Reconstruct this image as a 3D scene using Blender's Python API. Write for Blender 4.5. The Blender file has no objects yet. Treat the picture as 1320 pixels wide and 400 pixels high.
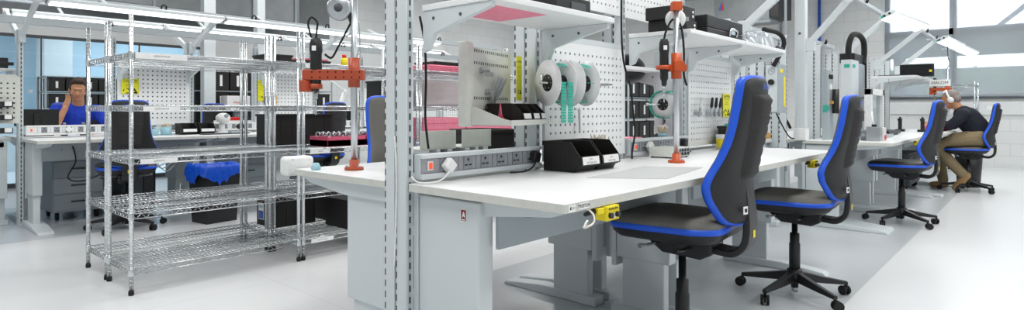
EXPOSURE=0.0; SKY=13; CEIL=47
# scene script
import bpy, bmesh, math, random
from mathutils import Vector, Matrix, Euler
R = math.radians
random.seed(7)
scene = bpy.context.scene
COL = scene.collection

# ---------------------------------------------------------------- materials
def lin(h):
    h = h.lstrip('#')
    out = []
    for i in (0, 2, 4):
        c = int(h[i:i+2], 16) / 255
        out.append(c / 12.92 if c <= .04045 else ((c + .055) / 1.055) ** 2.4)
    return out

MATS = {}
def mat(name, hexc, rough=.5, metal=0., var=.04, scale=30., bump=0., emit=0., trans=0., alpha=1., coat=0., spec=.5):
    m = bpy.data.materials.new(name); m.use_nodes = True
    nt = m.node_tree; nd = nt.nodes; lk = nt.links
    b = nd['Principled BSDF']
    c = lin(hexc)
    tc = nd.new('ShaderNodeTexCoord'); nz = nd.new('ShaderNodeTexNoise')
    nz.inputs['Scale'].default_value = scale; nz.inputs['Detail'].default_value = 3
    lk.new(tc.outputs['Object'], nz.inputs['Vector'])
    rp = nd.new('ShaderNodeValToRGB')
    rp.color_ramp.elements[0].position = .3; rp.color_ramp.elements[1].position = .7
    rp.color_ramp.elements[0].color = [max(0, x * (1 - var)) for x in c] + [1]
    rp.color_ramp.elements[1].color = [min(1, x * (1 + var)) for x in c] + [1]
    lk.new(nz.outputs['Fac'], rp.inputs['Fac']); lk.new(rp.outputs['Color'], b.inputs['Base Color'])
    b.inputs['Roughness'].default_value = rough; b.inputs['Metallic'].default_value = metal
    b.inputs['Specular IOR Level'].default_value = spec
    if bump:
        bp = nd.new('ShaderNodeBump'); bp.inputs['Strength'].default_value = bump; bp.inputs['Distance'].default_value = .002
        lk.new(nz.outputs['Fac'], bp.inputs['Height']); lk.new(bp.outputs['Normal'], b.inputs['Normal'])
    if emit:
        b.inputs['Emission Color'].default_value = c + [1]; b.inputs['Emission Strength'].default_value = emit
    if trans: b.inputs['Transmission Weight'].default_value = trans
    if alpha < 1: b.inputs['Alpha'].default_value = alpha
    if coat: b.inputs['Coat Weight'].default_value = coat
    MATS[name] = m
    return m

mat('steel_white', 'd3dadd', .42, var=.012, scale=4)
mat('rail_grey', 'bcc3c7', .45, var=.015, scale=4)
mat('steel_grey', '9aa5ab', .45)
mat('panel_grey', 'a7b1b6', .5, var=.015, scale=5)
mat('cream_steel', 'd6d9d2', .45)
mat('top_white', 'eef0f1', .33, scale=80, var=.015)
mat('edge_grey', 'cfd0ca', .5)
mat('slot_shade', '2d3132', .8)  # dark inlay colour, paints the shade inside the post slots
mat('slot_strip', 'b4bcbf', .5)
mat('chrome', 'd6dadc', .24, 1., scale=60, var=.01)
mat('alu', 'c3c8cc', .3, .9)
mat('black_plastic', '17181a', .45)
mat('black_rubber', '101012', .7)
mat('conductive_black', '1b1a18', .5, var=.1)
mat('chair_shell', '1c1c1e', .5)
mat('chair_panel', '2b2a2c', .75, scale=200, var=.1, bump=.15)
mat('chair_cloth', '72716d', .95, scale=350, var=.35, bump=.3, spec=.15)
mat('chair_skai', '141416', .32)
mat('trim_blue', '1557d8', .4)
mat('orange', 'c4501f', .42, scale=15)
mat('rust_orange', 'b04a2c', .42, scale=15)
mat('brown_red', 'a8503a', .5)
mat('white_plastic', 'eceeee', .4)
mat('grey_plastic', '8d9398', .5)
mat('socket_grey', '9b9da3', .5)
mat('dark_grey', '4a4e52', .55)
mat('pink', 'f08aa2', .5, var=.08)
mat('pink_deep', 'e2607f', .5, var=.1)
mat('yellow', 'f2dd1c', .5)
mat('yellow_sign', 'e8e424', .55)
mat('ink', '18181a', .7)
mat('label_white', 'f2f3f3', .6)
mat('red', 'd8241c', .45)
mat('dark_red', '8c1b22', .5)
mat('teal', '35ab97', .5)
mat('tape_teal', '3fbfa8', .5)
mat('reel_white', 'f3f5f6', .35)
mat('mat_grey', 'c3c6c6', .45, var=.02)
mat('wood', 'c99f57', .6, scale=20, var=.15)
mat('cotton', 'f4efe6', .95)
mat('stick', 'd8c39a', .8)
mat('cup_blue', '9cc8d6', .4)
mat('bag_blue', '1256d6', .3, var=.15, trans=.1)
mat('ring_chrome', 'b9bec2', .15, 1.)
mat('lamp_glow', 'ffffff', .5, emit=3.)
mat('lamp_switch', 'ff5a2a', .4, emit=.3)
mat('skin', 'c9936f', .55, var=.06, scale=12)
mat('skin_tan', 'b98563', .55, var=.06, scale=12)
mat('hair_brown', '3a2a22', .8, scale=90, var=.3, bump=.4)
mat('hair_grey', '8e8580', .8, scale=90, var=.25, bump=.4)
mat('shirt_blue', '1b3fc0', .85, scale=40, var=.12)
mat('sweater_navy', '161a28', .9, scale=60, var=.2)
mat('khaki', '8a7b5e', .9, scale=50, var=.1)
mat('shoe_tan', '9a7a50', .6)
mat('eye_white', 'cfc6be', .4)
mat('lip', 'a8665a', .5)
mat('conduit_blue', '2a5fc4', .4)
mat('film', 'dfe8ef', .18, trans=.55, bump=.6, scale=25, var=.05)
mat('green_wire', '2f7a4a', .5)
mat('pale_blue_plastic', 'b6cdde', .3)
mat('steel_satin', 'b7bcbf', .28, .85)
mat('screen_black', '0d0e10', .2)

def special(name):
    m = bpy.data.materials.new(name); m.use_nodes = True; MATS[name] = m
    return m, m.node_tree.nodes, m.node_tree.links
# clear glass: tinted transparency with a sharp reflection
m, nd, lk = special('blue_glass')
for n in list(nd):
    if n.type != 'OUTPUT_MATERIAL': nd.remove(n)
tr = nd.new('ShaderNodeBsdfTransparent'); tr.inputs[0].default_value = (.78, .89, .96, 1)
gl = nd.new('ShaderNodeBsdfGlossy'); gl.inputs['Roughness'].default_value = .03
mx = nd.new('ShaderNodeMixShader'); fr = nd.new('ShaderNodeFresnel'); fr.inputs[0].default_value = 1.5
lk.new(fr.outputs[0], mx.inputs[0]); lk.new(tr.outputs[0], mx.inputs[1]); lk.new(gl.outputs[0], mx.inputs[2])
lk.new(mx.outputs[0], nd['Material Output'].inputs[0])
m, nd, lk = special('clear_guard')
for n in list(nd):
    if n.type != 'OUTPUT_MATERIAL': nd.remove(n)
tr = nd.new('ShaderNodeBsdfTransparent'); tr.inputs[0].default_value = (.9, .93, .94, 1)
gl = nd.new('ShaderNodeBsdfGlossy'); gl.inputs['Roughness'].default_value = .05
mx = nd.new('ShaderNodeMixShader'); mx.inputs[0].default_value = .12
lk.new(tr.outputs[0], mx.inputs[1]); lk.new(gl.outputs[0], mx.inputs[2]); lk.new(mx.outputs[0], nd['Material Output'].inputs[0])
# roller blind: woven screen cloth, part see-through, part light-diffusing
m, nd, lk = special('blind_cloth')
for n in list(nd):
    if n.type != 'OUTPUT_MATERIAL': nd.remove(n)
tr = nd.new('ShaderNodeBsdfTransparent'); tr.inputs[0].default_value = (.9, .92, .95, 1)
tl = nd.new('ShaderNodeBsdfTranslucent'); tl.inputs[0].default_value = (.55, .57, .6, 1)
df = nd.new('ShaderNodeBsdfDiffuse'); df.inputs[0].default_value = (.25, .265, .285, 1)
m1 = nd.new('ShaderNodeMixShader'); m1.inputs[0].default_value = .91
m2 = nd.new('ShaderNodeMixShader')
wv = nd.new('ShaderNodeTexNoise'); wv.inputs['Scale'].default_value = 60
mr = nd.new('ShaderNodeMapRange'); mr.inputs['To Min'].default_value = .85; mr.inputs['To Max'].default_value = .89
tc = nd.new('ShaderNodeTexCoord'); lk.new(tc.outputs['Object'], wv.inputs['Vector'])
lk.new(wv.outputs['Fac'], mr.inputs['Value']); lk.new(mr.outputs[0], m2.inputs[0])
lk.new(tl.outputs[0], m1.inputs[1]); lk.new(df.outputs[0], m1.inputs[2])
lk.new(tr.outputs[0], m2.inputs[1]); lk.new(m1.outputs[0], m2.inputs[2]); lk.new(m2.outputs[0], nd['Material Output'].inputs[0])
# painted blockwork: courses of blocks with shallow joints
def block_mat(name, hexc, axis):
    m, nd, lk = special(name)
    b = nd['Principled BSDF']; c = lin(hexc)
    tc = nd.new('ShaderNodeTexCoord'); sp = nd.new('ShaderNodeSeparateXYZ'); cb = nd.new('ShaderNodeCombineXYZ')
    lk.new(tc.outputs['Object'], sp.inputs[0]); lk.new(sp.outputs[axis], cb.inputs[0]); lk.new(sp.outputs['Z'], cb.inputs[1])
    br = nd.new('ShaderNodeTexBrick'); br.inputs['Scale'].default_value = 1
    br.inputs['Brick Width'].default_value = .45; br.inputs['Row Height'].default_value = .225; br.inputs['Mortar Size'].default_value = .006
    br.inputs['Color1'].default_value = c + [1]; br.inputs['Color2'].default_value = [x * .97 for x in c] + [1]
    br.inputs['Mortar'].default_value = [x * .86 for x in c] + [1]
    lk.new(cb.outputs[0], br.inputs['Vector']); lk.new(br.outputs['Color'], b.inputs['Base Color'])
    b.inputs['Roughness'].default_value = .7
block_mat('block_y', 'e2e4e4', 'Y'); block_mat('block_x', 'e6e8e8', 'X')
# floor: pale vinyl in the aisles, greyer vinyl in the bench zones, welded joints
m, nd, lk = special('floor_vinyl')
b = nd['Principled BSDF']
tc = nd.new('ShaderNodeTexCoord'); sp = nd.new('ShaderNodeSeparateXYZ'); lk.new(tc.outputs['Object'], sp.inputs[0])
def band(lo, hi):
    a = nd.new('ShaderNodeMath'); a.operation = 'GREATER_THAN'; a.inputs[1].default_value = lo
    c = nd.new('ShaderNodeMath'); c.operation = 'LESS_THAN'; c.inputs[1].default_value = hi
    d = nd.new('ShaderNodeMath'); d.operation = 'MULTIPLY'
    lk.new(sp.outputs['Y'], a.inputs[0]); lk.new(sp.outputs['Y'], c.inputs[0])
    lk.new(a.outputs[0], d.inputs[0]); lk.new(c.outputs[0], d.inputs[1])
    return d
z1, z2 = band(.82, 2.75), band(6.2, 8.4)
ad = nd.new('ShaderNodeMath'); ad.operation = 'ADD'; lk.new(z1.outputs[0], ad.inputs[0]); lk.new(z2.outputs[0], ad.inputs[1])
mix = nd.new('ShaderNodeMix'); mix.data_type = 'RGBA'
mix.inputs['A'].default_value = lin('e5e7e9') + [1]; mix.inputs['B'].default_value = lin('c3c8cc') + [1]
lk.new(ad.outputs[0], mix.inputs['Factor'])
nz = nd.new('ShaderNodeTexNoise'); nz.inputs['Scale'].default_value = 140; nz.inputs['Detail'].default_value = 4
lk.new(tc.outputs['Object'], nz.inputs['Vector'])
mr = nd.new('ShaderNodeMapRange'); mr.inputs['To Min'].default_value = .95; mr.inputs['To Max'].default_value = 1.03
lk.new(nz.outputs['Fac'], mr.inputs['Value'])
br = nd.new('ShaderNodeTexBrick'); br.offset = 0; br.inputs['Scale'].default_value = 1
br.inputs['Brick Width'].default_value = 1.8; br.inputs['Row Height'].default_value = 1.8; br.inputs['Mortar Size'].default_value = .004
br.inputs['Color1'].default_value = (1, 1, 1, 1); br.inputs['Color2'].default_value = (1, 1, 1, 1); br.inputs['Mortar'].default_value = (.88, .89, .9, 1)
lk.new(tc.outputs['Object'], br.inputs['Vector'])
mm = nd.new('ShaderNodeMix'); mm.data_type = 'RGBA'; mm.blend_type = 'MULTIPLY'; mm.inputs['Factor'].default_value = 1
lk.new(mix.outputs['Result'], mm.inputs['A']); lk.new(br.outputs['Color'], mm.inputs['B'])
m3 = nd.new('ShaderNodeMix'); m3.data_type = 'RGBA'; m3.blend_type = 'MULTIPLY'; m3.inputs['Factor'].default_value = 1
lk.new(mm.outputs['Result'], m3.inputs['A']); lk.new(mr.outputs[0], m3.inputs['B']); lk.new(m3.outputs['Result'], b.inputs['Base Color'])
b.inputs['Roughness'].default_value = .28
mat('wall_white', 'e4e6e6', .7, scale=8, var=.015)
mat('wall_grey', '85898b', .8, scale=6, var=.04)
mat('ceiling_grey', 'b9bcbd', .8, scale=6, var=.04)
mat('duct_grey', '8a8f91', .5, .4, scale=5, var=.08)
mat('corridor_blue', 'bcd0dc', .6, scale=2, var=.05)
mat('skirting_white', 'dcdfe0', .5)
mat('bark', '4a4038', .9, scale=20, var=.3)
mat('leaf', '6a7a52', .8, scale=6, var=.4)
mat('building_grey', '7c7f85', .8, scale=3, var=.06)
mat('grass', '6b7d4c', .9, scale=5, var=.3)
mat('frame_grey', 'a4a8ae', .5)

# ---------------------------------------------------------------- mesh builder
class MB:
    def __init__(s): s.v = []; s.f = []; s.m = []; s.s = []
    def add(s, vs, fs, mi=0, sm=False):
        o = len(s.v); s.v += [tuple(v) for v in vs]
        for f in fs: s.f.append(tuple(i + o for i in f)); s.m.append(mi); s.s.append(sm)
        return s
    def box(s, x0, x1, y0, y1, z0, z1, mi=0):
        vs = [(x, y, z) for x in (x0, x1) for y in (y0, y1) for z in (z0, z1)]
        return s.add(vs, [(0,1,3,2),(4,6,7,5),(0,4,5,1),(2,3,7,6),(0,2,6,4),(1,5,7,3)], mi)
    def obox(s, c, size, rot=None, mi=0):
        a, b_, d = [q / 2 for q in size]
        M = Euler(rot).to_matrix() if rot else Matrix.Identity(3)
        vs = [Vector(c) + M @ Vector((x, y, z)) for x in (-a, a) for y in (-b_, b_) for z in (-d, d)]
        return s.add(vs, [(0,1,3,2),(4,6,7,5),(0,4,5,1),(2,3,7,6),(0,2,6,4),(1,5,7,3)], mi)
    def bar(s, p0, p1, w, h, mi=0, up=(0, 0, 1)):
        p0 = Vector(p0); p1 = Vector(p1); d = (p1 - p0).normalized()
        x = d.cross(Vector(up))
        if x.length < 1e-4: x = Vector((1, 0, 0))
        x.normalize(); y = x.cross(d)
        vs = [p + x * i * w / 2 + y * j * h / 2 for p in (p0, p1) for i, j in ((-1,-1),(1,-1),(1,1),(-1,1))]
        return s.add(vs, [(0,1,2,3),(7,6,5,4),(0,4,5,1),(1,5,6,2),(2,6,7,3),(3,7,4,0)], mi)
    def tube(s, pts, r, n=8, mi=0, closed=False, sm=True, cap=True):
        pts = [Vector(p) for p in pts]; N = len(pts)
        rs = r if isinstance(r, (list, tuple)) else [r] * N
        vs = []; nx = None
        for i, p in enumerate(pts):
            if closed: d = pts[(i + 1) % N] - pts[i - 1]
            else: d = pts[min(i + 1, N - 1)] - pts[max(i - 1, 0)]
            d.normalize()
            if nx is None:
                nx = d.orthogonal().normalized()
            else:
                nx = nx - d * nx.dot(d)
                nx = nx.normalized() if nx.length > 1e-5 else d.orthogonal().normalized()
            ny = d.cross(nx)
            for k in range(n):
                a = 2 * math.pi * (k + .5) / n
                vs.append(p + (nx * math.cos(a) + ny * math.sin(a)) * rs[i])
        fs = []
        for i in range(N if closed else N - 1):
            j = (i + 1) % N
            for k in range(n):
                l = (k + 1) % n
                fs.append((i*n+k, i*n+l, j*n+l, j*n+k))
        s.add(vs, fs, mi, sm)
        if cap and not closed:
            o = len(s.v) - len(vs)
            s.f.append(tuple(o + k for k in range(n))[::-1]); s.m.append(mi); s.s.append(False)
            s.f.append(tuple(o + (N-1)*n + k for k in range(n))); s.m.append(mi); s.s.append(False)
        return s
    def cyl(s, p0, p1, r0, r1=None, n=16, mi=0, sm=True):
        return s.tube([p0, p1], [r0, r0 if r1 is None else r1], n, mi, sm=sm)
    def lathe(s, prof, c=(0,0,0), n=24, mi=0, axis='z', sm=True):
        vs = []; fs = []
        for r, h in prof:
            for k in range(n):
                a = 2 * math.pi * k / n; x, y = r * math.cos(a), r * math.sin(a)
                p = (x, y, h) if axis == 'z' else ((h, x, y) if axis == 'x' else (y, h, x))
                vs.append((p[0]+c[0], p[1]+c[1], p[2]+c[2]))
        for i in range(len(prof) - 1):
            for k in range(n):
                l = (k+1) % n; fs.append((i*n+k, i*n+l, (i+1)*n+l, (i+1)*n+k))
        s.add(vs, fs, mi, sm); o = len(s.v) - len(vs)
        for i in (0, len(prof) - 1):
            if prof[i][0] > 1e-6:
                s.f.append(tuple(o + i*n + k for k in range(n))); s.m.append(mi); s.s.append(False)
        return s
    def sph(s, c, r, nu=16, nv=10, mi=0, rot=None):
        if not isinstance(r, (list, tuple)): r = (r, r, r)
        M = Euler(rot).to_matrix() if rot else Matrix.Identity(3)
        vs = [Vector(c) + M @ Vector((0, 0, r[2]))]
        for i in range(1, nv):
            t = math.pi * i / nv
            for k in range(nu):
                a = 2 * math.pi * k / nu
                vs.append(Vector(c) + M @ Vector((r[0]*math.sin(t)*math.cos(a), r[1]*math.sin(t)*math.sin(a), r[2]*math.cos(t))))
        vs.append(Vector(c) + M @ Vector((0, 0, -r[2]))); L = len(vs) - 1; fs = []
        for k in range(nu):
            l = (k+1) % nu
            fs.append((0, 1+k, 1+l)); fs.append((L, L-nu+l, L-nu+k))
            for i in range(nv - 2):
                fs.append((1+i*nu+k, 1+(i+1)*nu+k, 1+(i+1)*nu+l, 1+i*nu+l))
        return s.add(vs, fs, mi, True)
    def prism(s, poly, a0, a1, plane='xz', mi=0):
        n = len(poly)
        def P(u, v, a): return (u, a, v) if plane == 'xz' else ((a, u, v) if plane == 'yz' else (u, v, a))
        vs = [P(u, v, a) for a in (a0, a1) for u, v in poly]
        fs = [tuple(range(n)), tuple(range(2*n - 1, n - 1, -1))] + [(i, (i+1) % n, n + (i+1) % n, n + i) for i in range(n)]
        return s.add(vs, fs, mi)
    def text(s, t, size, o, xd, yd, mi=0, bold=.0, align='CENTER'):
        vs, fs = text_geo(t, bold, align)
        o = Vector(o); xd = Vector(xd).normalized(); yd = Vector(yd).normalized()
        return s.add([o + xd * v[0] * size + yd * v[1] * size for v in vs], fs, mi)
    def build(s, name, mats, parent=None, bev=0., seg=2, sub=0, loc=None, rotz=0., fix=True):
        me = bpy.data.meshes.new(name); me.from_pydata(s.v, [], s.f); me.update()
        if isinstance(mats, str): mats = [mats]
        for k in mats: me.materials.append(MATS[k])
        me.polygons.foreach_set('material_index', s.m); me.polygons.foreach_set('use_smooth', s.s)
        if fix:
            bm = bmesh.new(); bm.from_mesh(me); bmesh.ops.recalc_face_normals(bm, faces=bm.faces[:]); bm.to_mesh(me); bm.free()
        o = bpy.data.objects.new(name, me); COL.objects.link(o)
        if parent is not None: o.parent = parent
        if loc is not None: o.location = loc
        o.rotation_euler.z = rotz
        if bev:
            q = o.modifiers.new('bevel', 'BEVEL'); q.width = bev; q.segments = seg; q.limit_method = 'ANGLE'; q.angle_limit = R(40)
        if sub:
            q = o.modifiers.new('sub', 'SUBSURF'); q.levels = sub; q.render_levels = sub
        return o

_T = {}
def text_geo(t, bold, align):
    k = (t, bold, align)
    if k not in _T:
        cu = bpy.data.curves.new('lettering', 'FONT'); cu.body = t; cu.size = 1; cu.align_x = align; cu.align_y = 'CENTER'; cu.offset = bold
        o = bpy.data.objects.new('lettering', cu); COL.objects.link(o)
        dg = bpy.context.evaluated_depsgraph_get(); ev = o.evaluated_get(dg); me = ev.to_mesh()
        _T[k] = ([tuple(v.co) for v in me.vertices], [tuple(p.vertices) for p in me.polygons])
        ev.to_mesh_clear(); bpy.data.objects.remove(o); bpy.data.curves.remove(cu)
    return _T[k]

def tag(o, label=None, cat=None, group=None, kind=None):
    if label: o['label'] = label
    if cat: o['category'] = cat
    if group: o['group'] = group
    if kind: o['kind'] = kind
    return o
def thing(name, label, cat, loc=(0,0,0), rotz=0., group=None):
    o = bpy.data.objects.new(name, None); o.empty_display_size = .1; COL.objects.link(o)
    o.location = loc; o.rotation_euler = (0, 0, rotz)
    return tag(o, label, cat, group)
def struct(o): o['kind'] = 'structure'; return o
def kids(o): return list(o.children)
def dup(o, loc=None, rotz=None, label=None, group=None, parent=None):
    c = o.copy(); COL.objects.link(c); c.parent = parent
    if loc is not None: c.location = loc
    if rotz is not None: c.rotation_euler = (0, 0, rotz)
    if label: c['label'] = label
    if group: c['group'] = group
    for ch in kids(o): dup(ch, parent=c)
    return c
def spline(pts, n=8, closed=False):
    P = [Vector(p) for p in pts]; N = len(P); out = []
    for i in range(N if closed else N - 1):
        if closed: a, b, c, d = P[i-1], P[i], P[(i+1) % N], P[(i+2) % N]
        else: a, b, c, d = P[max(i-1,0)], P[i], P[i+1], P[min(i+2,N-1)]
        for k in range(n):
            t = k / n
            out.append(.5*((2*b)+(c-a)*t+(2*a-5*b+4*c-d)*t*t+(3*b-a-3*c+d)*t**3))
    if not closed: out.append(P[-1])
    return out
def cable(name, pts, r, m, label=None, cat='cable', parent=None, n=6):
    o = MB().tube(spline(pts, 6), r, n).build(name, m, parent)
    if label: tag(o, label, cat)
    return o
# ---------------------------------------------------------------- camera: 1.08 m above the floor, level
cam = bpy.data.cameras.new('camera'); co = bpy.data.objects.new('camera', cam); COL.objects.link(co)
co.location = (0, 0, 1.08); co.rotation_euler = (R(90), 0, R(41.75 - 90))
cam.sensor_width = 36; cam.lens = 767.5 / 1320 * 36; cam.shift_y = -59 / 1320
cam.clip_start = .05; cam.clip_end = 200
scene.camera = co
scene.view_settings.view_transform = 'Standard'; scene.view_settings.look = 'None'
scene.view_settings.exposure = EXPOSURE; scene.view_settings.gamma = 1; scene.view_settings.use_curve_mapping = False
scene.cycles.max_bounces = 10; scene.cycles.transparent_max_bounces = 16
scene.cycles.caustics_reflective = False; scene.cycles.caustics_refractive = False
scene.cycles.sample_clamp_indirect = 6

# ---------------------------------------------------------------- sky and added fill lamps
w = bpy.data.worlds.new('sky'); scene.world = w; w.use_nodes = True
bg = w.node_tree.nodes['Background']; bg.inputs[0].default_value = (.86, .93, 1, 1); bg.inputs[1].default_value = SKY
def area(name, loc, sx, sy, power, rot=(0, 0, 0), col=(1, .985, .96)):
    l = bpy.data.lights.new(name, 'AREA'); l.shape = 'RECTANGLE'; l.size = sx; l.size_y = sy; l.energy = power; l.color = col
    o = bpy.data.objects.new(name, l); COL.objects.link(o); o.location = loc; o.rotation_euler = rot
    return o
for x, y in ((.2, 1.0), (3.0, .6), (6.2, .4), (9.6, .4), (12.4, .6), (.2, 3.6), (3.2, 4.0), (6.4, 4.2), (10, 4.4), (.6, 7.2), (3.4, 7.6), (6.6, 7.8), (10.4, 8.0), (1.0, -2.4), (4.6, -2.4), (8.6, -2.4)):
    area('ceiling_fill', (x, y, 3.7), 1.5, .6, CEIL)  # unseen overhead lamps added to brighten the room, without fixtures
for x in (0, 4, 8): area('corridor_fill', (x, 12, 3.0), 2, .8, 85)  # unseen lamps added to lighten the space behind the glass

# ---------------------------------------------------------------- room shell
XR, YL = 14.1, 10.5
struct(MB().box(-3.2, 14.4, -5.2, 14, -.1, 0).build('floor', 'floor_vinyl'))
struct(MB().box(-3.2, 14.4, -5.2, 14, 3.8, 3.9).build('ceiling', 'ceiling_grey'))
struct(MB().box(-3.2, -3, -5.2, 14, 0, 3.8).build('wall_back', 'wall_white'))
struct(MB().box(-3, 14.1, -5.2, -5, 0, 3.8).build('wall_front', 'wall_white'))
# left side: glazed partition, then blockwork
struct(MB().box(-3, 6.36, YL, YL + .12, 2.1, 2.36).build('wall_left', 'wall_white'))
struct(MB().box(-3, 6.36, YL, YL + .2, 2.36, 3.8).build('wall_left', 'wall_grey'))
struct(MB().box(3.95, 6.36, YL, YL + .12, 0, 2.1).build('wall_left', 'wall_white'))
struct(MB().box(6.36, XR, YL, YL + .2, 0, 3.8).build('wall_left', 'block_x'))
struct(MB().box(8.0, 8.9, YL - .5, YL, 0, 3.8).build('wall_left', 'wall_white'))
g = MB()
for i, x in enumerate((-2.99, -1.8, -.6, .62, 1.84, 3.06)):
    g.box(x, x + (1.2 if i < 5 else .86), YL + .03, YL + .042, .06, 2.09)
struct(g.build('window_1', 'blue_glass'))
g = MB()
for x in (-1.8, -.6, .62, 1.84, 3.06): g.box(x - .008, x + .008, YL + .022, YL + .05, .06, 2.09)
g.box(-3, 3.95, YL + .0, YL + .07, 0, .06); g.box(-3, 3.95, YL - .004, YL + .06, 2.08, 2.12)
struct(g.build('trim_1', 'dark_grey'))
dots = MB()                                              # manifestation squares on the glass
for i in range(26): dots.box(.3 + i * .14, .345 + i * .14, YL + .026, YL + .03, 1.31, 1.355)
tag(dots.build('glass_marking', 'label_white'), 'row of small white squares stuck across the blue glass partition', 'marking')
struct(MB().box(-3, 14.1, 13.6, 13.8, 0, 3.8).build('wall_corridor', 'corridor_blue'))
struct(MB().box(-3, 8, 13.3, 13.6, 0, .9).build('wall_corridor', 'wall_white'))
struct(MB().box(2.3, 2.7, 12.9, 13.6, 0, 2.6).box(.5, .8, 12.9, 13.6, 0, 2.6).build('trim_2', 'wall_white'))
# right side: blockwork, strip of windows
struct(MB().box(XR, XR + .25, 2.42, 14, 0, 3.8).build('wall_right', 'block_y'))
struct(MB().box(XR, XR + .25, -5.2, 2.42, 0, 1.3).build('wall_right', 'block_y'))
fr = MB()
ys = [2.40, 1.30, .20, -.9, -2.0, -3.1, -4.2]
for y in ys: fr.box(XR + .06, XR + .16, y - .06, y + .06, 1.3, 3.8)
fr.box(XR + .04, XR + .18, -5, 2.42, 1.3, 1.36); fr.box(XR + .06, XR + .16, -5, 2.42, 2.52, 2.64)
struct(fr.build('window_2', 'frame_grey'))
g = MB()
for a, b_ in zip(ys, ys[1:]): g.box(XR + .1, XR + .108, b_ + .06, a - .06, 1.36, 2.52).box(XR + .1, XR + .108, b_ + .06, a - .06, 2.64, 3.8)
struct(g.build('window_3', 'clear_guard'))
struct(MB().box(XR - .06, XR + .06, -5, 2.42, 1.275, 1.3).build('trim_3', 'dark_grey'))
struct(MB().box(XR - .012, XR, -5, 10.4, 0, .1).build('baseboard_right', 'skirting_white'))
struct(MB().box(6.4, XR - .02, YL - .012, YL, 0, .1).build('baseboard_left', 'skirting_white'))
# roller blinds: cloth + bottom bar
for i, (y0, y1, lab) in enumerate(((1.36, 2.40, 'translucent grey roller blind in the window bay next to the blockwork'),
                                   (-.86, 1.28, 'wide translucent grey roller blind behind the seated person in dark jumper'),
                                   (-4.9, -.94, 'added translucent grey roller blind, unseen beyond the right edge of the view'))):  # last blind is unseen, added to stop window glare on the floor
    b = thing('roller_blind', lab, 'blind', (XR - .03, 0, 1.3), group='roller blinds')
    n = 24; vs = []; fs = []
    for k in range(n + 1):
        y = y0 + (y1 - y0) * k / n
        for z in (.03, .7, 1.4, 2.45): vs.append((.004 * math.sin(k * .9 + z), y, z))
    for k in range(n):
        for j in range(3): fs.append((k*4+j, k*4+j+1, (k+1)*4+j+1, (k+1)*4+j))
    MB().add(vs, fs, 0, True).build('blind_sheet', 'blind_cloth', b)
    MB().cyl((0, y0, .03), (0, y1, .03), .012, n=10).build('bottom_bar', 'frame_grey', b)
    MB().cyl((.0, y0, 2.47), (.0, y1, 2.47), .03, n=12).build('roller', 'frame_grey', b)
# dado trunking with sockets on the right wall
t = thing('dado_trunking', 'long white dado trunking under the window sill', 'trunking', (XR - .045, 0, .98))
MB().box(0, .045, -4.9, 2.9, 0, .24).build('casing', 'skirting_white', t, .004)
for y in (.62, .74, -1.4):
    MB().box(-.008, 0, y - .045, y + .045, .08, .16).build('socket', 'white_plastic', t, .003)
# service pipes on the blockwork
tag(MB().cyl((XR - .05, 3.62, 0), (XR - .05, 3.62, 3.8), .03, n=12).build('blue_pipe', 'conduit_blue'), 'blue vertical pipe running up the white blockwork', 'pipe')
tag(MB().cyl((XR - .04, 4.42, 0), (XR - .04, 4.42, 3.8), .022, n=10).build('grey_pipe', 'steel_grey'), 'thin grey vertical pipe left of the blue pipe', 'pipe')
# ducts
d = thing('air_unit', 'grey boxed air unit hanging high in front of the blockwork', 'air duct', (11.9, 3.95, 2.82))
MB().box(0, .8, 0, 1.1, 0, .7).build('casing', 'duct_grey', d, .01)
MB().box(-.02, .02, -.02, 1.12, -.05, .0).build('rail', 'steel_grey', d)
for k in (.2, .9): MB().box(.38, .42, k, k + .04, .69, .98).build('hanger', 'steel_grey', d)
MB().box(-.015, .8, -.16, -.02, .05, .7).build('end_grille', 'black_plastic', d)
q = MB(); q.add([(-.02, 1.0, .28), (-.02, .9, .28), (-.02, .93, .46)], [(0,1,2)], 0); q.add([(-.021, 1.0, .28), (-.021, .95, .28), (-.021, .93, .46)], [(0,1,2)], 1)
q.build('emblem', ['red', 'conduit_blue'], d)
d = thing('air_duct', 'long dark grey air duct above the rear benches', 'air duct', (2.2, 9.9, 2.62))
MB().box(0, 3.2, 0, .5, 0, .5).build('casing', 'duct_grey', d, .01)
for k in range(5): MB().box(.1 + k * .75, .14 + k * .75, -.02, .52, -.02, .52).build('flange', 'steel_grey', d)
for k in (.4, 2.8): MB().box(k, k + .03, .24, .27, .5, 1.18).build('hanger', 'steel_grey', d)
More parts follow.
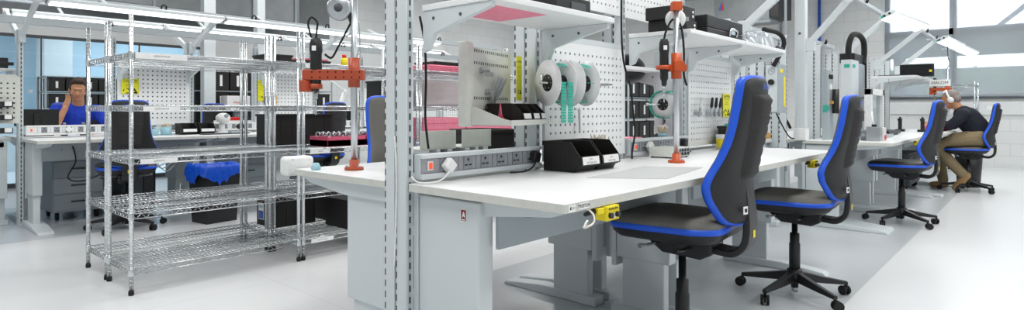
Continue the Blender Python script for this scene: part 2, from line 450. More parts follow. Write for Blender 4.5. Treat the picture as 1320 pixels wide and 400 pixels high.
# view outside the windows
ext = MB().box(15.0, 60, -40, 40, -.6, -.5); struct(ext.build('ground_outside', 'grass'))
struct(MB().box(30, 31, -30, 40, -.5, 2.75).build('wall_outside', 'building_grey'))
b = thing('canopy', 'grey canopy beam with a slanting tie outside the windows', 'canopy', (15.5, 0, -.5))
MB().box(0, .4, -9, 2.6, 2.72, 3.22).build('beam', 'building_grey', b, .01)
MB().bar((.05, .75, 3.2), (.05, -.35, 4.2), .09, .08).build('tie', 'building_grey', b)
for y in (2.4, -4.2, -8.8): MB().box(.1, .3, y - .1, y + .1, 0, 2.73).build('leg', 'building_grey', b)
TL = ['leafy tree left of centre outside the right window', 'bushy tree outside near the window mullion', 'leafy tree outside behind the seated person', 'tree outside nearest to the blockwork', 'tree outside at the right end of the windows']
for i, (x, y, hh) in enumerate(((20, -.2, 2.6), (22.3, 1.9, 2.8), (20.2, -2.9, 2.6), (24, 4.6, 3.0), (22.6, -5.0, 2.9))):
    t = thing('tree', TL[i], 'tree', (x, y, -.5), group='trees outside')
    tr = MB(); tr.tube([(0,0,0), (.05,.03,1.0), (0,.0,hh * .7)], [.1,.07,.03], 8)
    for k in range(9):
        a = k * 2.4; z = .7 + k * .2
        tr.tube([(0, 0, z), (.4*math.cos(a), .4*math.sin(a), z+.35), (.75*math.cos(a), .75*math.sin(a), z+.5)], [.03,.02,.008], 5)
    tr.build('trunk', 'bark', t)
    lf = MB(); rnd = random.Random(i)
    for k in range(1300):
        a = rnd.uniform(0, 6.28); rr = 1.2 * math.sqrt(rnd.random()); z = .5 + rnd.random() * (hh - .5)
        c = Vector((rr*math.cos(a), rr*math.sin(a), z)); q = rnd.uniform(.03, .07)
        u = Vector((rnd.uniform(-1,1), rnd.uniform(-1,1), rnd.uniform(-1,1))).normalized(); v = u.orthogonal().normalized()
        lf.add([c + u*q, c + v*q*.6, c - u*q, c - v*q*.6], [(0,1,2,3)])
    lf.build('foliage', 'leaf', t, fix=False)
# ---------------------------------------------------------------- benches
H1 = .81
def desk(label, x0, spine, side, L=1.48, D=.71, H=H1, cat='workbench', foot_w=.09, sticker=False, group='workbenches', end_panel=True):
    """side -1: stands in front of the spine (towards -Y); +1: behind it"""
    t = thing('workbench', label, cat, (x0 + (L if side < 0 else 0), spine, 0), math.pi if side < 0 else 0., group)
    g = .004
    vs = MB(); vs.box(g, L - g, .01, D, H - .028, H - .002, 1); vs.box(g, L - g, .01, D, H - .0019, H, 0)
    vs.build('worktop', ['top_white', 'edge_grey'], t, .0015, 1)
    for i, xx in enumerate((.035, L - .105)):
        fc = xx + .035 if foot_w < .15 else (foot_w / 2 + .01 if i == 0 else L - foot_w / 2 - .01)
        lg = MB(); lg.box(xx, xx + .07, .03, .335, .30, H - .04); lg.box(xx + .008, xx + .062, .06, .30, .04, .32)
        l = lg.build('leg', 'steel_white', t, .006)
        sm = MB(); sm.box(xx - .002, xx + .072, .0, .026, .25, H - .035)
        sm.build('side_plate', 'steel_white', l, .002)
        ft = MB(); ft.prism([(.0, 0), (D - .03, 0), (D - .05, .022), (.4, .05), (0, .05)], fc - foot_w / 2, fc + foot_w / 2, 'yz')
        ft.build('foot', 'steel_white', t, .006)
        br = MB(); br.prism([(.0, H - .029), (D - .025, H - .029), (D - .09, H - .055), (.34, H - .085), (0, H - .085)], xx - .01, xx + .05, 'yz')
        br.build('bracket', 'steel_white', t, .002)
    MB().box(.1, L - .1, .06, .12, H - .09, H - .029).box(.1, L - .1, .52, .56, H - .06, H - .029).build('crossbeam', 'steel_grey', t, .003)
    mp = MB(); mp.box(.1, L - .1, .35, .365, H - .2, H - .03)
    for k in range(4): mp.cyl((.25 + k * .33, .366, H - .1), (.25 + k * .33, .369, H - .1), .006, n=8, mi=1)
    mp.build('modesty_panel', ['panel_grey', 'dark_grey'], t, .002)
    return t
def earth_block(t, x, D=.71, H=H1):
    b = MB(); b.box(x - .035, x + .035, D - .03, D + .012, H - .075, H - .03); b.box(x + .04, x + .075, D - .025, D + .006, H - .05, H - .032)
    o = b.build('earth_point', 'yellow', t, .002); tag(o, 'yellow bonding point block under the worktop edge')
    for dx in (-.02, .02): MB().cyl((x + dx, D + .012, H - .058), (x + dx, D + .022, H - .058), .009, n=12).build('stud', 'black_plastic', o)
    MB().cyl((x + .075, D - .01, H - .041), (x + .12, D - .012, H - .045), .009, .006, n=10).build('plug', 'black_plastic', o)
    q = MB(); q.cyl((x, D + .012, H - .06), (x, D + .016, H - .06), .008, n=12); q.build('socket', 'chrome', o)
    q = MB()
    for i in range(9): q.box(x - .026 + i * .006, x - .0225 + i * .006, D + .0122, D + .0128, H - .042 + .0015 * (i % 2), H - .037 + .001 * (i % 3))
    q.build('lettering', 'ink', o)
    return o

def post(label, x, spine, hh=1.76, zb=.72, group='upright posts', w=.034, name='upright_post'):
    t = thing(name, label, 'post', (x, spine, 0), 0, group)
    for y0, y1 in ((-.065, -.002), (.002, .065)):
        b = MB(); b.box(0, w, y0, y1 - .012, zb, hh); b.box(.004, w - .004, y1 - .012, y1, zb, hh); z = zb + .04
        while z < hh - .04:
            b.box(.0022, .0038, y1 - .010, y1 - .0025, z, z + .024, 1); b.box(w - .0038, w - .0022, y1 - .010, y1 - .0025, z, z + .024, 1); z += .0417
        b.build('profile', ['steel_white', 'slot_shade'], t)
    s = MB(); z = zb + .04                                    # slotted edge on the face towards the front
    s.box(.009, .025, -.0675, -.065, zb + .02, hh - .02, 1)
    while z < hh - .04: s.box(.0135, .0205, -.0682, -.0674, z, z + .024, 0); z += .0417
    s.build('slot_rail', ['slot_shade', 'slot_strip'], t)
    MB().box(-.002, w + .002, -.067, .067, hh, hh + .006).build('end_cap', 'white_plastic', t, .002)
    return t

def socket(p, x, z, y):
    b = MB(); b.box(x - .022, x + .022, y - .004, y, z - .026, z + .026)
    for dx, dz, w_, h_ in ((0, .012, .0038, .0085), (-.011, -.009, .007, .0045), (.011, -.009, .007, .0045)):
        b.box(x + dx - w_, x + dx + w_, y - .0055, y - .0042, z + dz - h_ * .6, z + dz + h_ * .6, 1)
    return b.build('socket', ['grey_plastic', 'ink'], p)
def power_strip(label, x, y, z, L=.69, rot=0., n=6, first=.14, hasplug=(), white=False):
    t = thing('power_strip', label, 'power strip', (x, y, z), rot, 'power strips')
    b = MB(); b.box(0, L, 0, .035, 0, .092); b.box(0, L, -.014, 0, 0, .02); b.box(0, L, -.014, 0, .076, .092)
    b.build('housing', 'white_plastic' if white else 'steel_white', t, .003)
    cp = MB().box(.004, L - .004, -.006, -.001, .022, .075)
    for k in range(n + 1): cp.box(first - .05 + k * .095, first - .0485 + k * .095, -.0068, -.006, .022, .075, 1)
    cp.build('cover_plate', ['white_plastic' if white else 'socket_grey', 'dark_grey'], t)
    for k in range(n): socket(t, first + k * .095, .049, -.006)
    s = MB(); s.box(.03, .056, -.009, -.006, .032, .066, 1); s.box(.036, .05, -.013, -.009, .038, .06, 0)
    o = s.build('switch', ['lamp_switch', 'white_plastic'], t); tag(o, 'small glowing red rocker switch')
    return t

def pegboard(label, x, y, z, W=.69, Hh=.6, rot=0., pitch=.038, hole=.0105, group='perforated panels', m='top_white', flange=True):
    t = thing('pegboard', label, 'pegboard', (x, y, z), rot, group)
    nx = int((W - .03) / pitch); nz = int((Hh - .04) / pitch)
    ox = (W - (nx - 1) * pitch) / 2; oz = (Hh - (nz - 1) * pitch) / 2
    xs = [0]; zs = [0]
    for i in range(nx): xs += [ox + i * pitch - hole / 2, ox + i * pitch + hole / 2]
    for i in range(nz): zs += [oz + i * pitch - hole / 2, oz + i * pitch + hole / 2]
    xs.append(W); zs.append(Hh)
    b = MB()
    V = {}
    def vid(i, j, d):
        k = (i, j, d)
        if k not in V: V[k] = len(b.v); b.v.append((xs[i], d, zs[j]))
        return V[k]
    for i in range(len(xs) - 1):
        for j in range(len(zs) - 1):
            if i % 2 == 1 and j % 2 == 1:
                q = [(i, j), (i+1, j), (i+1, j+1), (i, j+1)]
                for a in range(4):
                    p0, p1 = q[a], q[(a+1) % 4]
                    b.f.append((vid(*p0, 0), vid(*p1, 0), vid(*p1, .004), vid(*p0, .004))); b.m.append(0); b.s.append(False)
            else:
                b.f.append((vid(i, j, 0), vid(i+1, j, 0), vid(i+1, j+1, 0), vid(i, j+1, 0))); b.m.append(0); b.s.append(False)
    b.build('panel', m, t, fix=False)
    MB().box(.002, W - .002, .012, .016, .002, Hh - .002).build('shade_backing', 'dark_grey', t)  # dark sheet stands in for the shade inside the holes
    f = MB(); f.box(0, W, .001, .016, 0, .0018); f.box(0, .0018, .001, .016, 0, Hh); f.box(W - .0018, W, .001, .016, 0, Hh)
    if flange: f.prism([(0, Hh), (W, Hh), (W - .035, Hh + .03), (.035, Hh + .03)], .001, .005, 'xz')
    f.build('edge_flange', m if m != 'top_white' else 'steel_white', t)
    return t

def shelf(label, x, spine_y, z, L, D, nb, group='overhead shelves', pink_reflection=False, side=-1):
    t = thing('overhead_shelf', label, 'shelf', (x, spine_y, z), 0, group)
    s = side
    b = MB(); b.box(0, L, min(0, s*D), max(0, s*D), 0, .022)
    o = b.build('board', 'top_white', t, .003)
    if pink_reflection: tag(MB().box(.02, .36, s*.29, s*.05, -.002, -.0002).build('pink_reflection', 'pink', o), 'pink sheet copying a reflection under the shelf board')  # pink sheet added to copy a pink reflection in the underside
    for k in range(nb):
        xx = .004 + (L - .03) * k / (nb - 1)
        br = MB(); br.prism([(0, 0), (s*(D - .02), 0), (s*(D - .02), -.018), (s*.16, -.06), (s*.06, -.085), (s*.03, -.14), (0, -.15)], xx, xx + .022, 'yz')
        for yy in (.06, .2): br.cyl((xx - .003, s*yy, -.03), (xx + .025, s*yy, -.03), .007, n=8, mi=1)
        br.build('bracket', ['steel_white', 'dark_grey'], t, .002, 1)
    if L > 1: MB().box(L/2 - .001, L/2 + .001, s*D - .0005, s*D + .001, 0, .022).build('joint', 'dark_grey', t)
    return t

def light_arm(label, x, spine, side, z0=1.68, z1=2.07, reach=.52, group='lamp arms'):
    t = thing('lamp_arm', label, 'lamp arm', (x, spine, z0), 0, group); s = side
    MB().bar((.02, s*.06, 0), (.02, s*reach, z1 - z0), .032, .055).build('arm', 'steel_white', t, .003)
    MB().obox((.02, s*.08, .0), (.044, .09, .12), (0, 0, 0)).build('mounting_plate', 'steel_white', t, .003)
    MB().cyl((-.006, s*reach, z1 - z0), (.046, s*reach, z1 - z0), .03, n=14).build('joint', 'white_plastic', t)
    MB().cyl((-.009, s*reach, z1 - z0), (-.006, s*reach, z1 - z0), .014, n=12).build('pivot', 'brown_red', t)
    return t
def bench_light(label, x, y, z, L, group='bench lights', yaw=0., tilt=0., w=.13, glow=True, hang=0):
    t = thing('bench_light', label, 'lamp', (x, y, z), yaw, group); t.rotation_euler.x = tilt
    MB().prism([(-w/2, 0), (w/2, 0), (w/2, .025), (w*.25, .045), (-w*.25, .045), (-w/2, .025)], 0, L, 'yz').build('housing', 'steel_white', t, .003)
    MB().box(.02, L - .02, -w/2 + .012, w/2 - .012, -.006, .0).build('diffuser', 'lamp_glow' if glow else 'white_plastic', t)
    if hang: MB().bar((L*.3, 0, .04), (L*.3, hang, .16), .025, .02).build('bracket', 'steel_white', t)
    e = MB()
    for k in (-.025, .025): e.cyl((-.004, k, .018), (.002, k, .018), .012, n=10)
    e.build('knob', 'black_plastic', t)
    MB().box(-.003, .001, .035, .06, .008, .03).build('sticker', 'teal', t)
    return t
def cross_rail(label, x0, x1, y, z, w=.05, h_=.06):
    t = thing('cross_rail', label, 'rail', (x0, y, z), 0, 'cross rails')
    MB().box(0, x1 - x0, -w/2, w/2, 0, h_).build('beam', 'rail_grey', t, .003)
    n = max(1, int((x1 - x0) / .9))
    for k in range(n):
        xx = .3 + k * .9
        if xx > x1 - x0 - .1: break
        MB().tube([(xx - .022, -w/2 - .01, h_ - .02), (xx - .02, -w/2 - .02, h_ + .01), (xx, -w/2 - .02, h_ + .025), (xx + .02, -w/2 - .02, h_ + .01), (xx + .022, -w/2 - .01, h_ - .02)], .008, 6).build('cable_clip', 'black_plastic', t)
    return t

# ---- near bench row (spine along X at Y 1.77)
SP = 1.785
# (front desks reach from Y 1.72 to 1.01, rear ones from 1.82 to 2.53)
desk_a = desk('near white workbench with a wooden-free corner towards the viewer and a red sticker on its leg'.replace('wooden-free ', ''), 1.352, 1.72, -1)
desk_b = desk('second white workbench in the near row, behind the nearest blue-trimmed chair', 2.834, 1.72, -1)
desk_c = desk('white workbench at left of the twin front post, carrying the rust-red tool stand', 1.352, 1.82, 1)
desk_d = desk('white workbench on the far side of the near row behind the perforated panel', 2.834, 1.82, 1)
desk_e = desk('white workbench at the end of the near row, beside the grey control box', 4.316, 1.82, 1)
earth_block(desk_a, 1.48 - .24)
earth_block(desk_b, .5)
for i, x in enumerate((1.35, 2.085, 2.83, 3.56, 4.31, 5.05, 5.6)):
    post(['large pale twin post rising in front of the left and right near workbenches', 'pale slotted post between the cream bin panel and the first perforated panel',
          'pale slotted post right of the reels on the perforated panel', 'pale slotted post at the left edge of the far perforated panel',
          'pale slotted post behind the shelf end with the clear bag', 'pale slotted post carrying the grey control box', 'narrow pale post left of the tall square service pole'][i], x, SP, 2.2 if i < 1 else (1.95 if i < 4 else 1.74), 0. if i == 0 else .74)
power_strip('grey power strip with white and black plugs on the nearest workbench', 1.395, 1.695, .822)
power_strip('grey power strip behind the small white instrument box', 2.875, 1.695, .822)
pegboard('white perforated panel with the component reels, on the near bench', 2.13, 1.70, .84, .695, .56)
pegboard('white perforated panel behind the tweezers and yellow tub', 3.605, 1.70, .84, .70, .58)
pegboard('short perforated panel high above the black power supplies', 2.86, 1.73, 1.59, .705, .32, flange=False)
pegboard('short perforated panel above the shelf over the reels', 2.112, 1.73, 1.59, .725, .32, flange=False)
shelf('white overhead shelf nearest to the viewer, above the component reels', 1.40, 1.69, 1.437, .725, .365, 2, pink_reflection=True)
shelf('long white overhead shelf carrying the clear bag and black cases', 2.85, 1.69, 1.468, 1.48, .36, 3)
shelf('white rear shelf seen below the black power supplies', 2.88, 1.85, 1.32, .67, .3, 2, side=1)
cross_rail('pale rail joining the post tops right of the clear bag', 4.33, 5.64, 1.77, 1.70, .05, .045)
for i, x in enumerate((4.31,)):
    light_arm('pale slanting lamp arm above the clear bag', x, 1.69, -1, 1.66, 2.12, .6)
# ---- far-left bench row (spine along X at Y 7.13)
S3 = 7.13
for k in range(4):
    desk(['white workbench at the left edge of the view, in front of the person in blue', 'white workbench behind the wire racks with the blue waste bag before it',
          'third white workbench along the rear left row', 'last white workbench of the rear left row'][k], 1.08 + k * 1.48, 7.06, -1, foot_w=.12)
    desk(['white workbench on the window side where the person in blue leans', 'white workbench on the window side of the rear row, second from the left',
          'white workbench on the window side of the rear row, third from the left', 'white workbench on the window side of the rear row, farthest along'][k], 1.08 + k * 1.48, 7.2, 1, foot_w=.12)
t = desk('white workbench cut off by the left edge of the view', -.44, 7.2, 1)
nm = ['first', 'second', 'third', 'fourth', 'fifth', 'sixth', 'seventh', 'eighth', 'ninth']
for k in range(9):
    post(nm[k] + ' slotted post from the left in the rear bench row', 1.07 + k * .74, S3, 1.82, 0. if k == 0 else .74)
for k in range(8):
    x = 1.115 + k * .74
    power_strip(nm[k] + ' white power strip from the left in the rear bench row', x, 7.05, .835, .69, white=True)
    if k % 2 == 1:
        pegboard(nm[k // 2] + ' white perforated panel from the left in the rear bench row', x, 7.06, .93, .69, .66, pitch=.045, hole=.014, group='rear perforated panels')
        shelf(nm[k // 2] + ' small white shelf from the left above the rear perforated panels', x + .01, 7.05, 1.52, .68, .3, 2)
earth_block(thing('bonding_bracket', 'bracket with yellow bonding point on the rear left workbench edge', 'bracket', (2.1, 7.06, 0), math.pi), .45, .71)
for k in range(5):
    x = 1.07 + k * 1.48
    light_arm(nm[k] + ' pale lamp arm from the left, leaning to the near side of the rear row', x, S3, -1, 1.76, 2.02, .75)
    light_arm(nm[k] + ' pale lamp arm from the left, leaning to the window side of the rear row', x, S3, 1, 1.76, 2.08, .75)
for k in range(4):
    x = 1.14 + k * 1.47
    if k < 3: bench_light(nm[k] + ' glowing bench light from the left on the near side of the rear row', x, 6.3, 1.985, 1.45, w=.13, tilt=R(-10), hang=.2)
    bench_light(nm[k] + ' glowing bench light from the left on the window side of the rear row', x, 7.95, 2.07, 1.45, w=.12, tilt=R(-5), hang=.2)
cross_rail('long pale rail along the post tops of the rear row', .6, 7.0, S3, 1.88, .06, .07)
cross_rail('long pale rail above the near-side lights of the rear row', .9, 7.0, 6.55, 2.03, .1, .06)
cross_rail('long pale rail above the window-side lights of the rear row', .6, 7.0, 8.15, 2.22, .08, .07)
for x, y, lab in ((3.42, 8.95, 'square white service column behind the second lamp arm of the rear row'), (4.1, 8.75, 'narrow white service column right of the square one')):
    tag(MB().box(x, x + (.16 if x < 4 else .12), y, y + .14, 0, 3.8).build('service_column', 'steel_white', None, .004), lab, 'column')
# ---- right-hand benches (same spine line)
desk_f = desk('white workbench with the press frame, right of centre', 5.95, 1.69, -1, 1.48, .73, .79, foot_w=.30)
desk_g = desk('white workbench behind the third chair, next to the press bench', 7.44, 1.69, -1, 1.46, .72, .79)
desk_h = desk('far right white workbench where the person in dark jumper works', 8.94, 1.69, -1, 1.48, .8, .79, foot_w=.2)
desk('far right white workbench on the other side of the row, under the dark monitor shelf', 8.94, 1.87, 1, 1.48, .7, .79)
desk('white workbench behind the press frame, other side of the row', 5.95, 1.82, 1, 1.48, .7, .79)
desk('white workbench behind the far right shelf, other side of the row', 7.44, 1.82, 1, 1.48, .7, .79)
earth_block(desk_f, .12, .73, .79); earth_block(desk_h, .5, .8, .79)
for i, (x, y, hh) in enumerate(((6.7, SP, 1.74), (7.42, SP, 1.74), (8.94, SP, 1.8), (9.68, SP, 1.8), (10.4, SP, 1.8), (6.7, 2.55, 1.7), (7.42, 2.6, 1.75))):
    post(['slotted post left of the press frame', 'slotted post directly behind the press frame', 'wide slotted post holding the far right shelf', 'slotted post in the middle of the far right shelf',
          'slotted post at the end of the far right shelf', 'rear slotted post seen left of the press hose', 'rear slotted post seen inside the press hose loop'][i], x, y, hh)
cross_rail('pale rail joining the rear posts behind the press', 6.7, 7.46, 2.575, 1.68, .05, .05)
cross_rail('pale rail joining the posts behind the press hose', 6.72, 7.44, SP, 1.76, .05, .04)
shelf('white overhead shelf at far right under the dark monitor', 8.98, 1.69, 1.49, 1.7, .5, 3)
t = thing('service_pole', 'tall square white service pole standing on the press bench', 'pole', (5.99, 1.70, .79))
MB().box(-.045, .045, -.045, .045, 0, 3.0).build('pole', 'steel_white', t, .003); MB().box(-.055, .055, -.055, .055, 0, .11).build('collar', 'white_plastic', t, .004)
MB().cyl((-.05, -.0, 1.0), (-.045, .0, 1.0), .012, n=10).build('screw', 'dark_grey', t)
tag(MB().cyl((5.86, 1.80, .5), (5.86, 1.80, 3.8), .012, n=10).build('conduit', 'alu'), 'thin metal conduit left of the tall service pole', 'pipe')
light_arm('pale lamp arm with red end cap fixed to the tall service pole', 5.97, 1.70, -1, 1.68, 2.07, .4)
light_arm('pale lamp arm ending behind the bright upper right lamp', 7.4, 1.69, -1, 1.72, 2.07, .45)
light_arm('pale lamp arm with red end cap above the far right shelf', 8.94, 1.69, -1, 1.66, 2.08, .55)
light_arm('last pale lamp arm at far right behind the two small lamps', 10.4, 1.69, -1, 1.66, 2.08, .55)
cross_rail('thin pale rail carrying the bright upper right lamp', 6.0, 7.44, 1.25, 2.05, .035, .035)
cross_rail('thin pale rail carrying the two far right lamps', 8.94, 12.4, 1.14, 2.05, .035, .035)
bench_light('bright bench light at upper right on its lamp arm', 7.0, 1.17, 2.02, 1.35, yaw=R(-5), tilt=R(-24), w=.16, hang=.14)
bench_light('far right bench light nearer to the shelf', 9.6, .99, 1.99, 1.4, yaw=R(-3), tilt=R(-24), w=.15, hang=.2)
bench_light('farthest right bench light, beyond the other', 11.15, .93, 1.99, 1.4, yaw=R(-3), tilt=R(-24), w=.15, hang=.25)
# ---------------------------------------------------------------- chrome wire racks
SHZ = (.145, .47, .79, 1.10, 1.41)
def wire_shelf(W, D):
    b = MB(); r = .0022
    for y in (0, D):
        for z, rr in ((0, .0035), (-.03, .0035)): b.tube([(0, y, z), (W, y, z)], rr, 5, sm=True)
        n = int(W / .05); pts = []
        for k in range(n * 2 + 1): pts.append((W * k / (n * 2), y, -.03 if k % 2 else 0))
        b.tube(pts, .0025, 4)
    for x in (0, W):
        for z in (0, -.03): b.tube([(x, 0, z), (x, D, z)], .0035, 5)
        n = int(D / .05); b.tube([(x, D * k / (n * 2), -.03 if k % 2 else 0) for k in range(n * 2 + 1)], .0025, 4)
    n = int(W / .026)
    for k in range(1, n): b.tube([(W * k / n, 0, .003), (W * k / n, D, .003)], r, 4)
    for k in range(1, 4): b.tube([(0, D * k / 4, -.002), (W, D * k / 4, -.002)], .003, 4)
    for x in (0, W):
        for y in (0, D): b.lathe([(.0145, -.036), (.0155, -.03), (.0155, .006), (.0145, .01)], (x, y, 0), 12)
    return b
def wire_rack(label, x, y, W=1.04, D=.43, hh=1.635, shelves=SHZ, group='chrome wire racks'):
    t = thing('wire_rack', label, 'rack', (x, y, 0), 0, group)
    pm = None
    for xx in (0, W):
        for yy in (0, D):
            if pm is None:
                p = MB(); p.cyl((0, 0, .03), (0, 0, hh), .0125, n=12)
                z = .06
                while z < hh - .02: p.lathe([(.0127, z), (.0132, z + .002), (.0127, z + .004)], n=12); z += .0254
                o = p.build('post', 'chrome', t); pm = o.data
                f = MB().lathe([(.0, 0), (.014, 0), (.016, .012), (.013, .03), (.0, .032)], n=12).build('foot', 'black_rubber', o); fm = f.data
            else:
                o = bpy.data.objects.new('post', pm); COL.objects.link(o); o.parent = t
                f = bpy.data.objects.new('foot', fm); COL.objects.link(f); f.parent = o
            o.location = (xx, yy, 0)
    sm = None; sh = []
    for z in shelves:
        if sm is None: o = wire_shelf(W, D).build('wire_shelf', 'chrome', t); sm = o.data
        else: o = bpy.data.objects.new('wire_shelf', sm); COL.objects.link(o); o.parent = t
        o.location = (0, 0, z); sh.append(o)
    t['shelves'] = len(sh)
    del t['shelves']
    return t, sh
def shelf_label(sh, x, w_, txt, lines=1, h_=.03):
    b = MB(); b.box(x, x + w_, -.009, -.006, -.033, -.033 + h_)
    o = b.build('label_strip', 'label_white', sh)
    q = MB(); q.text(txt, h_ * .42, (x + w_ / 2, -.0093, -.033 + h_ / 2), (1, 0, 0), (0, 0, 1))
    q.build('lettering', 'ink', sh)
r1, s1 = wire_rack('chrome wire rack nearest at left, its shelf label strips facing the viewer', 1.105, 3.945)
r2, s2 = wire_rack('chrome wire rack standing close behind the nearest one at left', 1.105, 4.43)
r3, s3 = wire_rack('chrome wire rack behind the left workbench corner, with pink trays', 2.18, 3.945)
r4, s4 = wire_rack('chrome wire rack right of the blue waste bag, holding large black boxes', 2.18, 4.43)
r5, s5 = wire_rack('chrome wire rack seen through the near bench, loaded with pink foam', 3.255, 3.945, 1.3)
r6, s6 = wire_rack('chrome wire rack behind the pink foam rack', 3.255, 4.43, 1.3)
shelf_label(s1[2], .045, .20, 'SUPPORTS'); shelf_label(s1[3], .06, .2, 'NON-BOGGS'); shelf_label(s1[4], .02, .28, 'NON-STAND', h_=.036)
shelf_label(s3[0], .06, .18, 'EMPTY BOXES'); shelf_label(s3[2], .05, .16, 'TRAYS'); shelf_label(s3[4], .0, .12, 'NUTS')
# ---------------------------------------------------------------- swivel chairs
def ring_fill(loop, ks, fn):
    """loop: list of (u,v); rings scaled about centroid by ks; fn(u,v,k,i)->xyz"""
    n = len(loop); cx_ = sum(p[0] for p in loop) / n; cy_ = sum(p[1] for p in loop) / n
    vs = []; fs = []
    for k in ks:
        for i, (u, v) in enumerate(loop): vs.append(fn(cx_ + (u - cx_) * k, cy_ + (v - cy_) * k, k, i))
    for a in range(len(ks) - 1):
        for i in range(n):
            j = (i + 1) % n; fs.append((a*n+i, a*n+j, (a+1)*n+j, (a+1)*n+i))
    vs.append(fn(cx_, cy_, 0, 0)); L = len(vs) - 1; o = (len(ks) - 1) * n
    for i in range(n): fs.append((o + i, o + (i+1) % n, L))
    return vs, fs
def loop_from(half, n=5):
    pts = half + [(-x, y) for x, y in reversed(half) if abs(x) > 1e-6]
    return [(p.x, p.y) for p in spline([(x, y, 0) for x, y in pts], n, True)]
SEAT = loop_from([(0, -.215), (.12, -.22), (.185, -.205), (.215, -.14), (.228, -.02), (.236, .10), (.228, .185), (.19, .235), (.11, .252), (0, .256)])
BACK = [(u * .93, v * .565 / .618) for u, v in loop_from([(0, 0), (.11, .0), (.165, .022), (.205, .075), (.226, .14), (.222, .185), (.196, .245), (.176, .31), (.166, .40), (.160, .50), (.154, .572), (.136, .604), (.08, .617), (0, .618)])]
def yc(z): z = z * .618 / BH; return -.03 + .03 * math.exp(-((z - .17) / .15) ** 2) - .035 * max(0, (z - .3) / .32) ** 1.3
BH = .565
def wing(z): z = z * .618 / BH; return .02 + .042 * math.exp(-((z - .15) / .12) ** 2) + .02 * max(0, 1 - z / .62)
def halfw(z):
    z = z * .618 / BH
    for (a, za), (b, zb) in zip(BWID, BWID[1:]):
        if za <= z <= zb: return a + (b - a) * (z - za) / max(1e-6, zb - za)
    return .12
BWID = [(.12, -.01), (.165, .022), (.205, .075), (.226, .14), (.222, .185), (.196, .245), (.176, .31), (.166, .4), (.16, .5), (.15, .565), (.122, .602), (.1, .63)]
def by(x, z): return yc(z) + wing(z) * min(1.2, abs(x) / max(.11, halfw(z))) ** 2
def make_chair(label, cloth='chair_cloth', hs=.60, group='swivel work chairs'):
    t = thing('swivel_chair', label, 'chair', (0, 0, 0), 0, group)
    # seat: upholstery, blue band, shell
    def sz(y): return hs - .012 - .10 * max(0, (y - .14)) ** 1.6 * 2 + .05 * max(0, (-y - .12))
    ks = (1, .985, .95, .88, .7, .4)
    vs, fs = ring_fill(SEAT, ks, lambda u, v, k, i: (u, v, sz(v) - .020 + .034 * (1 - k ** 8) ** .5 - .012 * math.exp(-(u*u + (v+.05)**2) / .02)))
    MB().add(vs, fs, 0, True).build('seat_pad', cloth, t)
    def seatring(k, dz): return [(u * k, v * k + .0, sz(v) + dz) for u, v in SEAT]
    n = len(SEAT)
    def band(name, rows, m, parent):
        vs = [p for r_ in rows for p in r_]; fs = []
        for a in range(len(rows) - 1):
            for i in range(n_ := len(rows[0])):
                j = (i + 1) % n_; fs.append((a*n_+i, a*n_+j, (a+1)*n_+j, (a+1)*n_+i))
        return MB().add(vs, fs, 0, True).build(name, m, parent)
    band('seat_trim', [seatring(.99, -.019), seatring(1.012, -.021), seatring(1.016, -.032), seatring(1.01, -.043), seatring(.97, -.045)], 'trim_blue', t)
    rows = [seatring(.985, -.043), seatring(.975, -.06), seatring(.88, -.082), seatring(.6, -.098), seatring(.2, -.1)]
    o = band('seat_shell', rows, 'chair_shell', t)
    MB().add([p for p in seatring(.2, -.1)], [tuple(range(n))], 0).build('seat_underside', 'chair_shell', o)
    tg = MB(); tg.obox((.1, -.185, hs + .003), (.05, .035, .002), (R(8), 0, 0), 0); tg.obox((.1, -.187, hs + .0045), (.022, .02, .001), (R(8), 0, 0), 1)
    tag(tg.build('seat_tag', ['label_white', 'ink'], t), 'small white tag on the rear of the seat')
    # backrest
    zb = hs - .012; y0 = -.235
    def P(x, z, off): return (x, y0 + by(x, z) + off, zb + z)
    ks = (1, .985, .95, .88, .75, .5, .25)
    vs, fs = ring_fill(BACK, ks, lambda u, v, k, i: P(u, v, .004 + .022 * (1 - k ** 8) ** .5))
    MB().add(vs, fs, 0, True).build('back_pad', cloth, t)
    vs, fs = ring_fill(BACK, ks, lambda u, v, k, i: P(u, v, -.020 - .022 * (1 - k ** 6) ** .5))
    sh = MB().add(vs, fs, 0, True).build('back_shell', 'chair_shell', t)
    def brim(k, off):
        zc = .27; return [P(u * k, zc + (v - zc) * k, off) for u, v in BACK]
    band('back_trim', [brim(.985, .008), brim(1.015, .006), brim(1.03, -.008), brim(1.015, -.022), brim(.985, -.024)], 'trim_blue', t)
    # raised spine panel with stitched pleats
    NZ, NX = 46, 10; vs = []; fs = []
    for a in range(NZ + 1):
        z = .17 + .33 * a / NZ; hw = .088 + .018 * (a / NZ); edge = min(1, min(a, NZ - a) / 3)
        for c in range(NX + 1):
            x = -hw + 2 * hw * c / NX; e2 = min(1, min(c, NX - c) / 1.5)
            pl = .007 * abs(math.sin(math.pi * (z - .17) / .0413)) ** .35 if .18 < z < .49 else .006
            vs.append(P(x, z, -.040 - (.016 * min(edge, e2)) - pl * e2))
    for a in range(NZ):
        for c in range(NX): fs.append((a*(NX+1)+c, a*(NX+1)+c+1, (a+1)*(NX+1)+c+1, (a+1)*(NX+1)+c))
    MB().add(vs, fs, 0, True).build('back_panel', 'chair_panel', t)
    lg = MB(); lg.text('bimos', .034, P(0, .53, -.0445), (1, 0, 0), (0, -.16, 1), 0, .012)
    lg.build('emblem', 'trim_blue', sh)
    bt = MB(); px, py, pz = P(-.09, .055, -.052); bt.obox((px, py, pz), (.026, .002, .03), (0, 0, R(-18)), 0); bt.obox((px, py - .0015, pz), (.014, .001, .014), (0, 0, R(-18)), 1)
    tag(bt.build('back_tag', ['label_white', 'ink'], sh), 'small white tag low on the back shell')
